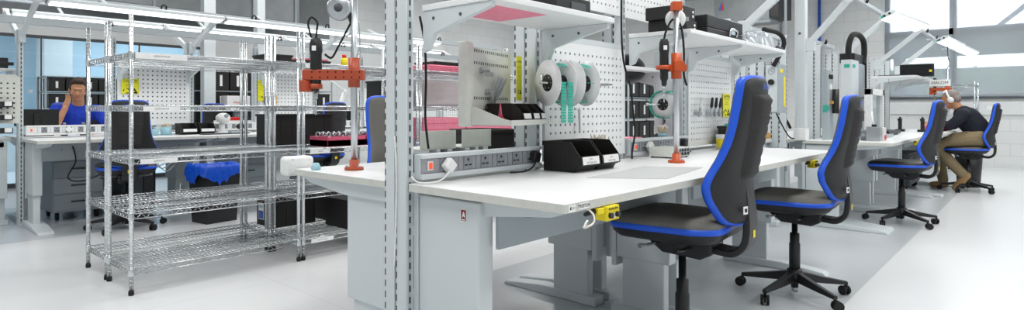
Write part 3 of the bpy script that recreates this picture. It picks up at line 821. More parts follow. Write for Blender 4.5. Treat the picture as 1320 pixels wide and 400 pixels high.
    # carrier bar, mechanism
    cb = MB(); pts = spline([(0, -.06, hs - .13), (0, -.16, hs - .14), (0, -.225, hs - .14), (0, -.268, hs - .10), (0, -.278, hs - .03), (0, -.272, hs + .05), (0, -.262, hs + .12)], 6)
    vs = []; fs = []
    for i, p in enumerate(pts):
        d = (pts[min(i+1, len(pts)-1)] - pts[max(i-1, 0)]).normalized(); nn = Vector((0, -d.z, d.y))
        w_ = .045 + .012 * math.sin(i / len(pts) * 3)
        for sx, sy in ((-1,-1),(1,-1),(1,1),(-1,1)): vs.append(p + Vector((sx*w_, 0, 0)) + nn * sy * .014)
    for i in range(len(pts) - 1):
        for k in range(4): fs.append((i*4+k, i*4+(k+1)%4, (i+1)*4+(k+1)%4, (i+1)*4+k))
    L = len(vs); fs += [(0,1,2,3), (L-1,L-2,L-3,L-4)]
    c_ = MB().add(vs, fs, 0, False).build('carrier_bar', 'black_plastic', t, .006)
    tag(MB().obox((.0, -.2925, hs - .06), (.026, .002, .028)).build('warning_sticker', 'yellow', c_), 'yellow square sticker on the carrier bar')
    MB().prism([(-.15, hs - .155), (-.1, hs - .18), (.06, hs - .17), (.13, hs - .12), (.13, hs - .1), (-.15, hs - .1)], -.075, .075, 'yz').build('mechanism', 'black_plastic', t, .012, 3)
    for s, yy in ((-1, .09), (1, .06), (-1, -.06)):
        MB().tube([(s*.06, yy, hs - .135), (s*.16, yy, hs - .13), (s*.20, yy + .01, hs - .125)], [.007, .007, .011], 8).build('lever', 'grey_plastic' if yy > 0 else 'black_plastic', t)
    # column and base
    MB().lathe([(.03, .095), (.03, .30), (.026, .305), (.026, .36), (.016, .362), (.016, hs - .16)], n=18).build('gas_column', 'black_plastic', t)
    MB().lathe([(.0, .045), (.02, .045), (.022, .09), (.045, .095), (.05, .115), (.04, .15), (.031, .155)], n=18).build('hub', 'black_plastic', t)
    MB().cyl((0, 0, .02), (0, 0, .06), .017, n=14).build('column_end', 'alu', t)
    am = cm = None
    for k in range(5):
        a = R(18 + 72 * k); d = Vector((math.cos(a), math.sin(a), 0))
        b = MB(); b.add([], []); 
        p0, p1 = d * .03, d * .30
        nn = Vector((-d.y, d.x, 0)); vs = []
        for p, w_, zl, zh in ((p0, .026, .085, .14), ((p0 + p1) / 2, .021, .072, .108), (p1, .016, .062, .082)):
            for sx, z in ((-1, zl), (1, zl), (.7, zh), (-.7, zh)): vs.append(p + nn * sx * w_ + Vector((0, 0, z)))
        fs = [(0,1,2,3), (11,10,9,8)]
        for i in range(2):
            for j in range(4): fs.append((i*4+j, i*4+(j+1)%4, (i+1)*4+(j+1)%4, (i+1)*4+j))
        ar = MB().add(vs, fs).build('base_arm', 'black_plastic', t, .004)
        c = MB(); q = d * .295; ra = a + R(50 + 37 * k); e = Vector((math.cos(ra), math.sin(ra), 0)); f_ = Vector((-e.y, e.x, 0))
        ax = q - f_ * .012 + Vector((0, 0, .0275))
        for s in (-1, 1): c.cyl(ax + e * s * .008, ax + e * s * .023, .0275, n=18)
        c.cyl(q + Vector((0, 0, .03)), q + Vector((0, 0, .066)), .008, n=10); c.bar(ax - e * .006, ax + e * .006, .03, .03)
        c.build('caster', 'black_rubber', ar, .003)
    return t
ch1 = make_chair('nearest blue-trimmed swivel chair, large in front of the near workbench', hs=.65); ch1.location = (2.36, 1.14, 0); ch1.rotation_euler.z = R(4)
ch2 = make_chair('blue-trimmed swivel chair just right of the nearest one, grey seat'); ch2.location = (3.68, 1.08, 0); ch2.rotation_euler.z = R(4)
ch5 = dup(ch2, (2.17, 2.66, 0), R(180), 'swivel chair behind the left workbench, its dark grey front cushion showing')
ch3 = make_chair('black-seated swivel chair standing alone in front of the press bench', 'chair_skai'); ch3.location = (6.66, 1.0, 0); ch3.rotation_euler.z = R(-4)
ch4 = dup(ch3, (9.86, .74, 0), R(0), 'swivel chair that the person in the dark jumper sits on')
ch6 = dup(ch3, (1.70, 6.18, 0), R(-12), 'black swivel chair behind the left wire racks, below the yellow caution sign')
ch7 = dup(ch2, (1.72, 8.22, 0), R(180), 'swivel chair under the person in the blue shirt')
ch8 = dup(ch3, (3.62, 6.18, 0), R(6), 'swivel chair behind the large black box on the wire rack')
ch9 = dup(ch3, (3.35, 8.2, 0), R(176), 'swivel chair with rounded dark top on the window side, before the second black rack')
# ---------------------------------------------------------------- things on and around the benches
def open_bin(label, loc, rotz, w_=.15, d=.19, h_=.13, group='open-fronted black bins', txt=('KITS -', 'SMALL PARTS')):
    """back at y=0, open sloping front at y=-d"""
    t = thing('open_fronted_bin', label, 'bin', loc, rotz, group)
    e = .0035; k = d / .19; q = h_ / .13
    side = [(0, 0), (-.155*k, 0), (-.165*k, .018*q), (-.19*k, .03*q), (-.183*k, .068*q), (-.135*k, h_), (0, h_)]
    b = MB()
    for x0 in (-w_/2, w_/2 - e): b.prism(side, x0, x0 + e, 'yz')
    b.box(-w_/2, w_/2, -.155*k, 0, 0, e); b.box(-w_/2, w_/2, -e, 0, 0, h_)
    b.prism([(-.155*k, 0), (-.165*k, .018*q), (-.19*k, .03*q), (-.183*k, .068*q), (-.18*k, .068*q), (-.186*k, .03*q), (-.162*k, .021*q), (-.155*k, e)], -w_/2, w_/2, 'yz')
    for x0 in (-w_/2 - .004, w_/2): b.box(x0, x0 + .004, -.135*k, 0, h_ - .014*q, h_)
    b.box(-w_/2 - .004, w_/2 + .004, -.004, .006, h_ - .02*q, h_)
    for x0 in (-w_/2 - .0015, w_/2):
        for yy in (-.02, -.035, -.11, -.125): b.box(x0, x0 + .0015, yy*k, (yy + .004)*k, .008, h_ - .016*q)
    b.build('body', 'conductive_black', t, .001, 1)
    n = Vector((0, -.983, -.18)) * .0008
    c = MB(); xs = w_ * .42
    p = [Vector((-xs, -.189*k, .033*q)), Vector((xs, -.189*k, .033*q)), Vector((xs, -.184*k, .066*q)), Vector((-xs, -.184*k, .066*q))]
    c.add([v + Vector((0, -.002, 0)) for v in p] + [v + Vector((0, -.0012, 0)) for v in p], [(0,1,2,3), (7,6,5,4), (0,4,5,1), (1,5,6,2), (2,6,7,3), (3,7,4,0)])
    lc = c.build('label_card', 'label_white', t)
    if txt:
        l = MB(); up = (0, .16, 1)
        l.text(txt[0], .0105*q*1.1, (0, -.1895*k - .0012, .055*q), (1, 0, 0), up); l.text(txt[1], .0095*q*1.1, (0, -.1905*k - .0012, .041*q), (1, 0, 0), up)
        l.build('lettering', 'ink', lc)
    return t
open_bin('open-fronted black bin on the near worktop, left one of the pair', (2.135, 1.652, .8105), R(0), .148, .205, .13, txt=('KITS -', 'BUTTON NUTS'))
open_bin('open-fronted black bin on the near worktop, right one of the pair', (2.295, 1.652, .8105), R(0), .148, .205, .13, txt=('KITS -', 'INLET TUBE'))
# swing-out cream panel with tray on the left of the slotted post
sp_ = thing('bin_panel', 'cream swing-out perforated panel with a tray, left of the slotted post', 'panel', (1.66, 1.715, 1.015), R(16))
MB().box(-.03, .02, -.012, .03, -.005, .335).build('edge_profile', 'cream_steel', sp_, .004)
pp = MB(); pp.box(.02, .385, .0, .004, 0, .32)
for i in range(17):
    for zz in (.055, .105, .25, .30): pp.box(.045 + i*.019, .053 + i*.019, -.0006, .0, zz, zz + .012, 1)
pp.build('panel', ['cream_steel', 'dark_grey'], sp_)
tr = MB()
for xx in (.0, .375): tr.prism([(0, 0), (-.19, 0), (-.19, .02), (-.15, .03), (-.03, .075), (0, .075)], xx, xx + .005, 'yz')
tr.box(0, .38, -.19, 0, 0, .004); tr.box(0, .38, -.192, -.188, 0, .022)
tr.build('tray', 'cream_steel', sp_, .0015, 1)
hk = lambda x, z: MB().box(x, x + .02, -.012, 0, z, z + .02).box(x + .004, x + .016, -.045, -.012, z + .004, z + .014).box(x - .004, x + .05, -.04, -.03, z - .014, z + .004).build('hook_clip', 'steel_satin', sp_, .002)
hk(.09, .215); hk(.14, .13)
M16 = Matrix.Rotation(R(16), 3, 'Z')
def on_panel(x, y, z): v = M16 @ Vector((x, y, z)) + Vector((1.66, 1.715, 1.015)); return v
for i, x in enumerate((.175, .27, .345)):
    wv_ = (.085, .07, .055)[i]
    v = on_panel(x, -.018, .0045)
    open_bin('small open-fronted black bin on the cream tray, ' + ('left, largest of three', 'middle of three', 'right, narrowest of three')[i], v, R(16), wv_, .165, .085, 'small bins on the cream tray', txt=None)
v = on_panel(.085, -.10, .0045)
bt = thing('glue_bottle', 'small red-tipped bottle standing on the cream tray', 'bottle', v)
MB().lathe([(.0, 0), (.016, 0), (.017, .004), (.017, .022), (.012, .03)], n=16).build('body', 'red', bt); MB().lathe([(.012, .028), (.007, .045), (.002, .085), (0, .086)], n=12).build('nozzle', 'pink_deep', bt)
v = on_panel(.04, -.06, .0045)
tb = thing('sealant_tube', 'small white and blue tube lying on the cream tray', 'tube', v, R(20))
MB().lathe([(.0, 0), (.012, .0), (.013, .05), (.004, .06)], (0, 0, .0135), 12, axis='x').build('body', 'label_white', tb); MB().cyl((-.012, 0, .0135), (.0, 0, .0135), .008, n=10).build('cap', 'conduit_blue', tb)
for i, (x, a) in enumerate(((.18, 24), (.215, 30))):
    p0 = on_panel(x, -.02, .125); d = M16 @ Vector((math.sin(R(a)), -.12, math.cos(R(a))))
    t = thing('pliers', ['steel cutters hanging on the cream panel, left pair', 'steel cutters hanging on the cream panel, right pair'][i], 'pliers', p0)
    MB().bar((0, 0, 0), d * .09, .012, .007).build('handle', 'steel_satin', t, .002); MB().bar((.012, 0, 0), d * .085 + Vector((.018, 0, 0)), .008, .006).build('handle', 'steel_satin', t, .002)
    MB().tube([d * -.045, d * 0.0, d * .01], [.002, .009, .007], 8).build('jaw', 'steel_satin', t)
def caution(label, loc, rotz, w_, h_):
    t = thing('caution_sign', label, 'sign', loc, rotz, 'yellow caution signs')
    MB().box(-w_/2, w_/2, -.002, 0, 0, h_).build('plate', 'yellow_sign', t)
    l = MB(); y = -.0026; k = w_ / .15
    l.text('CAUTION', min(.028 * k, .03), (0, y, h_ * .88), (1,0,0), (0,0,1), 0, .012)
    l.text('ESD PROTECTED AREA', .0115 * k, (0, y, h_ * .76), (1,0,0), (0,0,1)); l.text('OBSERVE', .012 * k, (0, y, h_ * .64), (1,0,0), (0,0,1)); l.text('PRECAUTIONS', .012 * k, (0, y, h_ * .55), (1,0,0), (0,0,1))
    l.build('lettering', 'ink', t)
    s = MB(); c = (.035 * k, h_ * .2); a = .032 * k
    s.prism([(c[0] - a, c[1] - a * .8), (c[0] + a, c[1] - a * .8), (c[0], c[1] + a)], -.0028, -.002, 'xz', 0)
    s.prism([(c[0] - a * .35, c[1] - a * .5), (c[0] + a * .3, c[1] - a * .1), (c[0] + a * .1, c[1] + a * .1), (c[0] - a * .3, c[1] - a * .15)], -.0034, -.0028, 'xz', 1)
    s.build('static_symbol', ['ink', 'yellow_sign'], t)
    s = MB()
    for i in range(3):
        a0 = R(120 * i + 20); s.tube([(-.035*k + .024*k*math.cos(a0 + R(j*20)), -.0024, h_ * .2 + .024*k*math.sin(a0 + R(j*20))) for j in range(4)], .004 * k, 5)
    s.build('ring_symbol', 'ink', t)
    return t
v = on_panel(.35, -.004, .10)
caution('yellow caution sign beside the cutters on the cream panel', (2.035, 1.775, 1.12), R(16), .055, .20)
caution('yellow caution sign behind the nearest chair, on the far perforated panel', (4.20, 1.692, 1.025), 0, .13, .165)
caution('yellow caution sign above the black chair behind the left racks', (1.965, 7.045, 1.24), 0, .155, .155)
# component reels on a rod
rd = thing('reel_rod', 'steel rod with clamp carrying the tape reels on the near perforated panel', 'rod', (2.16, 1.70, 1.195))
AX = Vector((math.cos(R(17)), -math.sin(R(17)), 0)); c1 = Vector((-.09, -.10, 0))
MB().cyl(c1 - AX * .075, c1 + AX * .33, .0045, n=10).build('rod', 'chrome', rd)
MB().tube([(-.03, -.008, .075), (-.08, -.03, .07), c1 - AX * .07], .005, 8).build('arm', 'chrome', rd)
MB().box(-.05, .04, -.02, -.001, .065, .085).box(.0, .035, -.04, -.02, .055, .075).build('clamp', 'steel_satin', rd, .002)
e1 = c1 + AX * .31; MB().bar(e1, (e1.x, 0, 0), .012, .012).build('arm', 'steel_satin', rd, .002)
def reel(label, loc, wdt=.08, r=.101, hangs=True, rot=0.):
    t = thing('tape_reel', label, 'reel', loc, rot, 'component tape reels')
    for x in (-wdt/2, wdt/2):
        f = MB(); f.lathe([(.026, x - .001), (r, x - .001), (r, x + .001), (.026, x + .001)], n=48, axis='x'); f.build('flange', 'reel_white', t)
    h = MB(); h.lathe([(.008, -wdt/2 - .002), (.037, -wdt/2 - .003), (.037, -wdt/2 + .0), (.037, wdt/2), (.008, wdt/2)], n=30, axis='x'); h.build('hub', 'black_plastic', t)
    for a in range(6): 
        c = (-wdt/2 - .0025, .026 * math.cos(a*1.047), .026 * math.sin(a*1.047)); MB().cyl(c, (c[0] - .0018, c[1], c[2]), .002, n=8).build('hub_hole', 'reel_white', t)
    tp = MB(); n = 26
    for lane in (-.018, .018):
        for i in range(n):
            a = R(60 + i * 9); rr = .086
            tp.obox((lane, rr * math.cos(a) * -1, rr * math.sin(a)), (.026, .011, .003), (math.atan2(math.cos(a), math.sin(a)) , 0, 0))
        for i in range(14 if hangs else 0): tp.obox((lane, -.087, -.004 - i * .0125), (.026, .003, .0105))
    for lane in (-.018, .018):
        if hangs: tp.tube([(lane, -.0845, .0), (lane, -.0852, -.175)], .002, 4)
    tp.tube([(-.018, -.085, .0), (.018, -.085, .0)], .0015, 4)
    tp.build('teal_tape', 'tape_teal', t)
    return t
reel('white tape reel with black hub, nearest on the perforated panel, teal tape hanging', (2.075, 1.598, 1.195), rot=R(-17))
reel('second white tape reel, behind the nearest one on the perforated panel', (2.20, 1.56, 1.195), hangs=False, rot=R(-17))
tw = thing('tweezers', 'small steel tweezers hanging below the second tape reel', 'tweezers', (2.37, 1.68, 1.075))
MB().bar((-.006, 0, 0), (0, -.004, -.11), .006, .003).build('prong', 'steel_satin', tw); MB().bar((.006, 0, 0), (.002, -.004, -.11), .006, .003).build('prong', 'steel_satin', tw); MB().tube([(-.01, .022, .01), (0, 0, .0), (.01, .0, 0)], .002, 5).build('hook', 'steel_satin', tw)
fr_ = reel('white tape reel seen behind the right tool stand, teal tape below it', (3.42, 1.775, 1.11), .03, .078)
rd2 = thing('reel_rod', 'steel rod carrying the reel behind the right tool stand', 'rod', (3.32, 1.775, 1.11))
MB().cyl((-.11, 0, 0), (.2, 0, 0), .005, n=10).build('rod', 'chrome', rd2); MB().sph((-.11, 0, 0), .011, 12, 8).build('knob', 'chrome', rd2); MB().bar((.19, 0, 0), (.245, 0, 0), .014, .014).build('arm', 'steel_satin', rd2)
# swab cups
def swab_cup(label, loc, m='cup_blue', r=.03, hh=.06, n=26, seed=1):
    t = thing('swab_cup', label, 'cup', loc, 0, 'cups of cotton swabs')
    MB().lathe([(0, 0), (r * .9, 0), (r, hh), (r * .95, hh), (r * .86, .003), (0, .003)], n=22).build('cup', m, t)
    rnd = random.Random(seed)
    for i in range(n):
        a = rnd.uniform(0, 6.28); q = r * .75 * math.sqrt(rnd.random()); le = Vector((q*math.cos(a), q*math.sin(a), .004)); tp = Vector((q*1.5*math.cos(a), q*1.5*math.sin(a), hh + .035 + rnd.uniform(-.004, .01)))
        s = MB().cyl(le, tp, .0013, n=5).build('swab', 'stick', t); MB().sph(tp, (.0032, .0032, .007), 8, 6).build('cotton_tip', 'cotton', s)
    return t
swab_cup('cup of cotton swabs behind the pair of black bins', (2.42, 1.60, .8105), 'white_plastic', .034, .10, 30, 2)
swab_cup('pale blue cup of wooden swabs right of the reel behind the right tool stand', (3.32, 1.735, .916), 'cup_blue', .028, .02, 30, 3)
swab_cup('pale blue cup of swabs on the rear left workbench', (2.24, 6.86, .8105), 'cup_blue', .055, .085, 26, 4)
# plugs
def plug(label, x, z, m, cab, y=1.688, rot=45):
    t = thing('plug', label, 'plug', (x, y, z))
    b = MB(); b.obox((0, -.02, 0), (.046, .032, .046), (0, R(rot), 0)); b.build('body', m, t, .008, 3)
    c = MB().tube(spline(cab, 6), .0035, 7).build('lead', m, t)
    return t
plug('white plug with lead in the nearest grey power strip', 1.515, .868, 'white_plastic', [(-.012, -.035, -.02), (-.06, -.045, -.045), (-.11, -.04, -.053), (-.15, -.02, -.05), (-.165, .0, -.03)])
plug('black plug at the right end of the nearest grey power strip', 2.025, .872, 'black_plastic', [(-.01, -.03, -.02), (-.04, -.035, -.045), (-.09, -.03, -.058), (-.16, -.015, -.058)], rot=20)
plug('white plug in the power strip behind the instrument box', 3.05, .868, 'white_plastic', [(-.01, -.035, -.02), (-.04, -.05, -.045), (-.1, -.05, -.056), (-.17, -.02, -.054)])
plug('black plug in the power strip behind the instrument box', 3.48, .872, 'black_plastic', [(-.01, -.03, -.02), (-.03, -.04, -.045), (.04, -.04, -.057), (.08, -.02, -.055)], rot=10)
# mat, instrument, tub
mt = MB(); mt.prism([(1.93, 1.335), (2.50, 1.40), (2.63, 1.17), (2.12, 1.085)], .8102, .8125, 'xy'); tag(mt.build('bench_mat', 'mat_grey'), 'thin grey mat lying on the near worktop before the black bins', 'mat')
ib = thing('instrument_box', 'small white instrument box on the worktop before the power strip', 'instrument', (3.0, 1.50, .8105))
MB().box(0, .20, 0, .15, .006, .058).build('case', 'cream_steel', ib, .004)
MB().box(.01, .19, -.003, .0, .012, .052).build('front_panel', 'grey_plastic', ib, .001)
for r_ in range(2):
    for k in range(5): MB().cyl((.028 + k*.035, -.008, .022 + r_*.02), (.028 + k*.035, -.003, .022 + r_*.02), .0075, n=12).build('jack', 'ink', ib)
for x in (.015, .185):
    for y in (.015, .135): MB().cyl((x, y, 0), (x, y, .007), .008, n=10).build('foot', 'black_rubber', ib)
tu = thing('tub', 'yellow-labelled white tub at the foot of the far perforated panel', 'tub', (3.93, 1.60, .8105))
MB().lathe([(0, 0), (.046, 0), (.050, .085), (.048, .088), (0, .088)], n=28).build('body', 'label_white', tu)
MB().lathe([(.0475, .012), (.0515, .072), (.0508, .072), (.0468, .012)], n=28).build('label_band', 'yellow', tu)
MB().lathe([(0, .1), (.051, .1), (.053, .096), (.053, .084), (.05, .083)], n=28).build('lid', 'white_plastic', tu)
bb = thing('desk_bin', 'low black bin with tools in it, behind the yellow tub', 'bin', (4.12, 1.60, .8105))
q = MB()
for s in (-1, 1): q.box(s*.14 - .003, s*.14 + .003, -.06, .06, 0, .15); q.box(-.14, .14, s*.06 - .003, s*.06 + .003, 0, .15)
q.box(-.14, .14, -.06, .06, 0, .004); q.build('body', 'conductive_black', bb, .003); q = MB()
for s in (-1, 1): q.box(s*.143 - .006, s*.143 + .006, -.068, .068, .14, .155); q.box(-.149, .149, s*.062 - .006, s*.062 + .006, .14, .155)
q.build('rim', 'conductive_black', bb, .003)
tl = thing('tool_roll', 'pale tool with teal end lying across the low black bin', 'tool', (4.06, 1.60, .974)); MB().cyl((-.06, 0, 0), (.12, 0.0, 0), .008, n=10).build('shaft', 'steel_satin', tl); MB().cyl((-.1, 0, 0), (-.06, 0, 0), .01, n=10).build('grip', 'teal', tl)
# hand tools on the far perforated panel
for i, (x, ang, m) in enumerate(((3.70, 14, 'steel_satin'), (3.88, 8, 'black_plastic'), (3.95, 8, 'black_plastic'), (4.02, 10, 'black_plastic'))):
    t = thing('hand_tool', ['white tool leaning in its clip, leftmost on the far perforated panel', 'black-handled tool in its clip, second from the left on the far panel', 'black-handled tool in its clip, third from the left on the far panel', 'black-handled tool beside the yellow caution sign on the far panel'][i], 'tool', (x, 1.672, 1.03), 0, 'hand tools on the far panel')
    d = Vector((math.sin(R(ang)), -.05, math.cos(R(ang))))
    MB().tube([d * 0, d * .06], .008, 8).build('blade', 'steel_satin', t); MB().tube([d * .06, d * .075, d * .13], [.007, .011, .008], 10).build('grip', m if i else 'white_plastic', t)
    MB().box(-.02, .02, -.014, .029, .01, .035).build('clip', 'steel_satin', t, .002)
# cables hanging on posts
cable('black_cable', [(1.44, 1.75, 1.43), (1.455, 1.74, 1.33), (1.47, 1.75, 1.2), (1.475, 1.76, 1.05), (1.478, 1.745, .93)], .0045, 'black_rubber', 'black cable hanging under the nearest overhead shelf')
cable('black_cable', [(2.73, 1.66, 1.80), (2.735, 1.665, 1.5), (2.75, 1.66, 1.33), (2.80, 1.65, 1.2), (2.85, 1.66, 1.05), (2.865, 1.66, .95), (2.82, 1.65, .86), (2.80, 1.64, .8155)], .0055, 'black_rubber', 'long black cable running down the post beside the reels')
cable('white_cable', [(1.348, 1.782, .98), (1.346, 1.772, .9), (1.345, 1.768, .78), (1.346, 1.775, .62), (1.348, 1.783, .5)], .0035, 'white_plastic', 'thin white cable down the face of the large twin post')
cable('grey_cable', [(1.50, 1.353, .755), (1.52, 1.35, .725), (1.62, 1.35, .70), (1.8, 1.35, .70), (1.95, 1.35, .72), (1.60, 1.05, .765)][:5], .004, 'dark_grey', 'thin dark cable sagging in front of the grey panel under the near worktop')
# stickers on the near workbench
st = MB(); st.box(-.0006, 0, 1.44, 1.47, 0, .045, 1); st.box(-.0012, -.0006, 1.443, 1.467, .004, .041, 0)
o = st.build('safety_sticker', ['dark_red', 'label_white'], None, loc=(1.386, 0, .70)); tag(o, 'dark red safety sticker on the leg of the near workbench', 'sticker')
q = MB(); q.add([(-.0016, 1.462, .014), (-.0016, 1.458, .03), (-.0016, 1.453, .037), (-.0016, 1.449, .028), (-.0016, 1.446, .014), (-.0016, 1.455, .02)], [(0,1,2,3,4,5)]); q.box(-.0016, -.0012, 1.447, 1.463, .006, .010); q.build('symbol', 'label_white', o)
st = MB(); st.box(0, .034, -.0008, 0, -.011, .011); o = st.build('maker_sticker', 'label_white', None, loc=(1.372, 1.0095, .795)); tag(o, 'white sticker at the corner of the near worktop edge', 'sticker')
q = MB(); q.add([(.006, -.0012, -.004), (.014, -.0012, -.004), (.012, -.0012, .006), (.008, -.0012, .004)], [(0,1,2,3)]); q.text('ESD', .008, (.024, -.0012, 0), (1,0,0), (0,0,1)); q.build('lettering', 'ink', o)
st = MB(); st.box(0, .05, -.0008, 0, -.009, .009); o = st.build('maker_sticker', 'label_white', None, loc=(1.424, 1.0095, .796)); tag(o, 'pale name sticker right of the corner sticker on the worktop edge', 'sticker')
q = MB(); q.text('TRESTON', .0135, (.025, -.0012, 0), (1,0,0), (0,0,1), 0, .02); q.build('lettering', 'ink', o)
cord = cable('tied_cord', [(1.48, 1.02, .783), (1.485, 1.0, .765), (1.48, .995, .745), (1.46, 1.0, .735), (1.44, 1.0, .742), (1.455, 1.0, .752), (1.435, 1.0, .735), (1.47, 1.01, .73)], .003, 'cotton', 'cream cord hanging under the worktop edge below the name sticker', 'cord')
# tool stands
def tool_stand(label, loc, arm_dir, m, top, arm_z, arm_len, ring_only=False):
    t = thing('tool_stand', label, 'tool stand', loc, 0, 'torque tool stands')
    MB().lathe([(0, 0), (.042, 0), (.042, .010), (.04, .012), (.021, .013), (.021, .045), (.015, .046)], n=28).build('base', m, t)
    for k in range(3): MB().cyl((.032*math.cos(k*2.1+.5), .032*math.sin(k*2.1+.5), .012), (.032*math.cos(k*2.1+.5), .032*math.sin(k*2.1+.5), .019), .006, n=8).build('bolt', 'steel_satin', t)
    MB().cyl((0, 0, .01), (0, 0, top), .0145, n=20).build('pole', 'alu', t)
    MB().cyl((0, 0, arm_z - .055), (0, 0, arm_z + .075), .026, n=24).build('sleeve', m, t)
    d = Vector((arm_dir[0], arm_dir[1], 0)).normalized(); n_ = Vector((-d.y, d.x, 0))
    if ring_only:
        MB().bar(d * -.05 + Vector((0, 0, arm_z)), d * .042 + Vector((0, 0, arm_z)), .03, .036).build('arm', m, t, .004)
        q = d * .066; MB().lathe([(.0265, arm_z - .008), (.036, arm_z - .008), (.036, arm_z + .012), (.0265, arm_z + .012), (.0265, arm_z - .008)], (q.x, q.y, 0), 24).build('clamp_ring', m, t)
        MB().bar(d * -.03 + n_ * .028 + Vector((0, 0, arm_z + .01)), d * .02 + n_ * .028 + Vector((0, 0, arm_z + .01)), .02, .05).build('lock_block', m, t, .003)
        return t, d
    a = MB(); a.bar(d * -.045 + Vector((0, 0, arm_z)), d * arm_len + Vector((0, 0, arm_z)), .05, .046, 0)
    o = a.build('arm', m, t, .004)
    b = MB()
    for k in range(7):
        for zz in (-.012, .012):
            c = d * (-.03 + k * (arm_len + .02) / 7) + Vector((0, 0, arm_z + zz))
            for s in (-1, 1): b.cyl(c + n_ * s * .0248, c + n_ * s * .0262, .0042, n=8)
    b.build('bolt_row', 'ink', o)
    c0 = d * (arm_len - .012)
    MB().bar(c0 + Vector((0, 0, arm_z - .023)), c0 + Vector((0, 0, arm_z - .075)), .05, .045).build('clamp', m, t, .004)
    q = d * (arm_len - .055); rr = MB().lathe([(.021, arm_z - .062), (.028, arm_z - .062), (.028, arm_z - .04), (.021, arm_z - .04)], (q.x, q.y, 0), 22); rr.build('clamp_ring', m, t)
    return t, d
def driver(label, loc, ztop, r=.02, L=.30):
    t = thing('power_screwdriver', label, 'screwdriver', (loc[0], loc[1], loc[2]), 0, 'hanging power screwdrivers')
    MB().lathe([(0, 0), (r*.75, 0), (r*.8, -.006), (r, -.015), (r*1.05, -.05), (r*.92, -.075), (r*.95, -.13), (r*.9, -.16), (r*.85, -.165), (r*.85, -.2), (r*.6, -.21), (r*.5, -.235), (0, -.236)], n=22).build('body', 'black_plastic', t)
    MB().cyl((0, 0, -.235), (0, 0, -.27), .008, n=12).build('chuck', 'steel_satin', t); MB().cyl((0, 0, -.27), (0, 0, -L), .0035, n=8).build('bit', 'steel_satin', t)
    d = Vector((-.746, -.666, 0)); 
    p = d * (r * 1.04) + Vector((0, 0, -.045)); MB().obox(p, (.002, .018, .022), (0, 0, R(41.75))).build('white_label', 'label_white', t)
    return t
ts1, d1 = tool_stand('rust-red tool stand with a long arm on the left workbench', (1.51, 2.29, .811), (-.666, .746), 'rust_orange', .85, .422, .225)
driver('black power screwdriver held by the rust-red stand on the left', (1.51 + d1.x*.17, 2.29 + d1.y*.17, 1.395), 1.4, .027, .34)
tag(MB().lathe([(0, 0), (.02, 0), (.022, .01), (.012, .03), (0, .03)], (0, 0, 0), 16).build('blue_nozzle', 'cup_blue', None, loc=(1.51 + d1.x*.17, 2.29 + d1.y*.17, .811)), 'small pale blue fixture under the left screwdriver bit', 'fixture')
ts2, d2 = tool_stand('bright orange tool stand on the second near workbench', (2.80, 1.385, .811), (-.666, .746), 'orange', .80, .478, .085, True)
driver('black power screwdriver hanging at the bright orange stand', (2.80 + d2.x*.062, 1.385 + d2.y*.062, 1.435), 1.45, .024, .32)
MB().obox((0, 0, .79), (.05, .05, .045), (0, 0, R(42))).build('top_block', 'orange', ts2, .004)
def balancer(label, loc, r=.055, m='alu'):
    t = thing('tool_balancer', label, 'balancer', loc, R(41.75), 'spring tool balancers')
    MB().lathe([(0, -.02), (r*.8, -.02), (r, -.013), (r, .013), (r*.8, .02), (0, .02)], n=30, axis='x').build('drum', m, t)
    MB().lathe([(0, -.024), (r*.35, -.024), (r*.35, -.02)], n=16, axis='x').build('hub', 'dark_grey', t)
    MB().bar((0, -r*.1, 0), (0, -r*1.35, 0), .02, .02).build('clamp', 'steel_satin', t, .002)
    MB().bar((0, -r*.8, -r*.35), (0, -r*1.05, -r*1.2), .02, .022).build('outlet', 'black_plastic', t, .002)
    return t
balancer('grey spring balancer at the top of the left stand pole', (1.51 + d1.x*.065, 2.29 + d1.y*.065, 1.53), .055)
balancer('white spring balancer at the top of the bright orange stand', (2.80 + .05, 1.385 + .03, 1.545), .05, 'white_plastic')
a1 = Vector((1.51, 2.29, 0)) + d1*.17
cable('tool_lead', [(a1.x, a1.y, 1.395), (a1.x + .005, a1.y, 1.44), (a1.x - .01*d1.x, a1.y, 1.468), (a1.x + .02*d1.x, a1.y + .02*d1.y, 1.49), (a1.x + .035*d1.x, a1.y + .035*d1.y, 1.46), (a1.x + .02*d1.x, a1.y + .02*d1.y, 1.40)], .0045, 'black_rubber', 'black lead looping over the left screwdriver')
cable('tool_lead', [(a1.x - .04*d1.x, a1.y - .04*d1.y, 1.325), (a1.x - .07*d1.x, a1.y - .07*d1.y, 1.31), (a1.x - .1*d1.x, a1.y - .1*d1.y, 1.36), (1.51 + d1.x*.01, 2.29 + d1.y*.01, 1.475)], .005, 'black_rubber', 'black lead rising from the left screwdriver to the grey balancer')
cable('bead_cord', [(1.515, 2.262, 1.47), (1.52, 2.262, 1.40), (1.522, 2.262, 1.31)], .0025, 'steel_satin', 'thin steel cord with black beads beside the left stand pole', 'cord')
a2 = Vector((2.80, 1.385, 0)) + d2*.062
cable('tool_lead', [(a2.x, a2.y, 1.436), (a2.x - .012*d2.x, a2.y - .012*d2.y, 1.48), (a2.x - .045*d2.x, a2.y - .045*d2.y, 1.535), (a2.x - .085*d2.x, a2.y - .085*d2.y, 1.50), (a2.x - .1*d2.x, a2.y - .1*d2.y, 1.38), (a2.x - .1*d2.x, a2.y - .1*d2.y, 1.26), (a2.x - .115*d2.x, a2.y - .115*d2.y, 1.2)], .0055, 'black_rubber', 'black lead arching over the screwdriver at the bright orange stand')
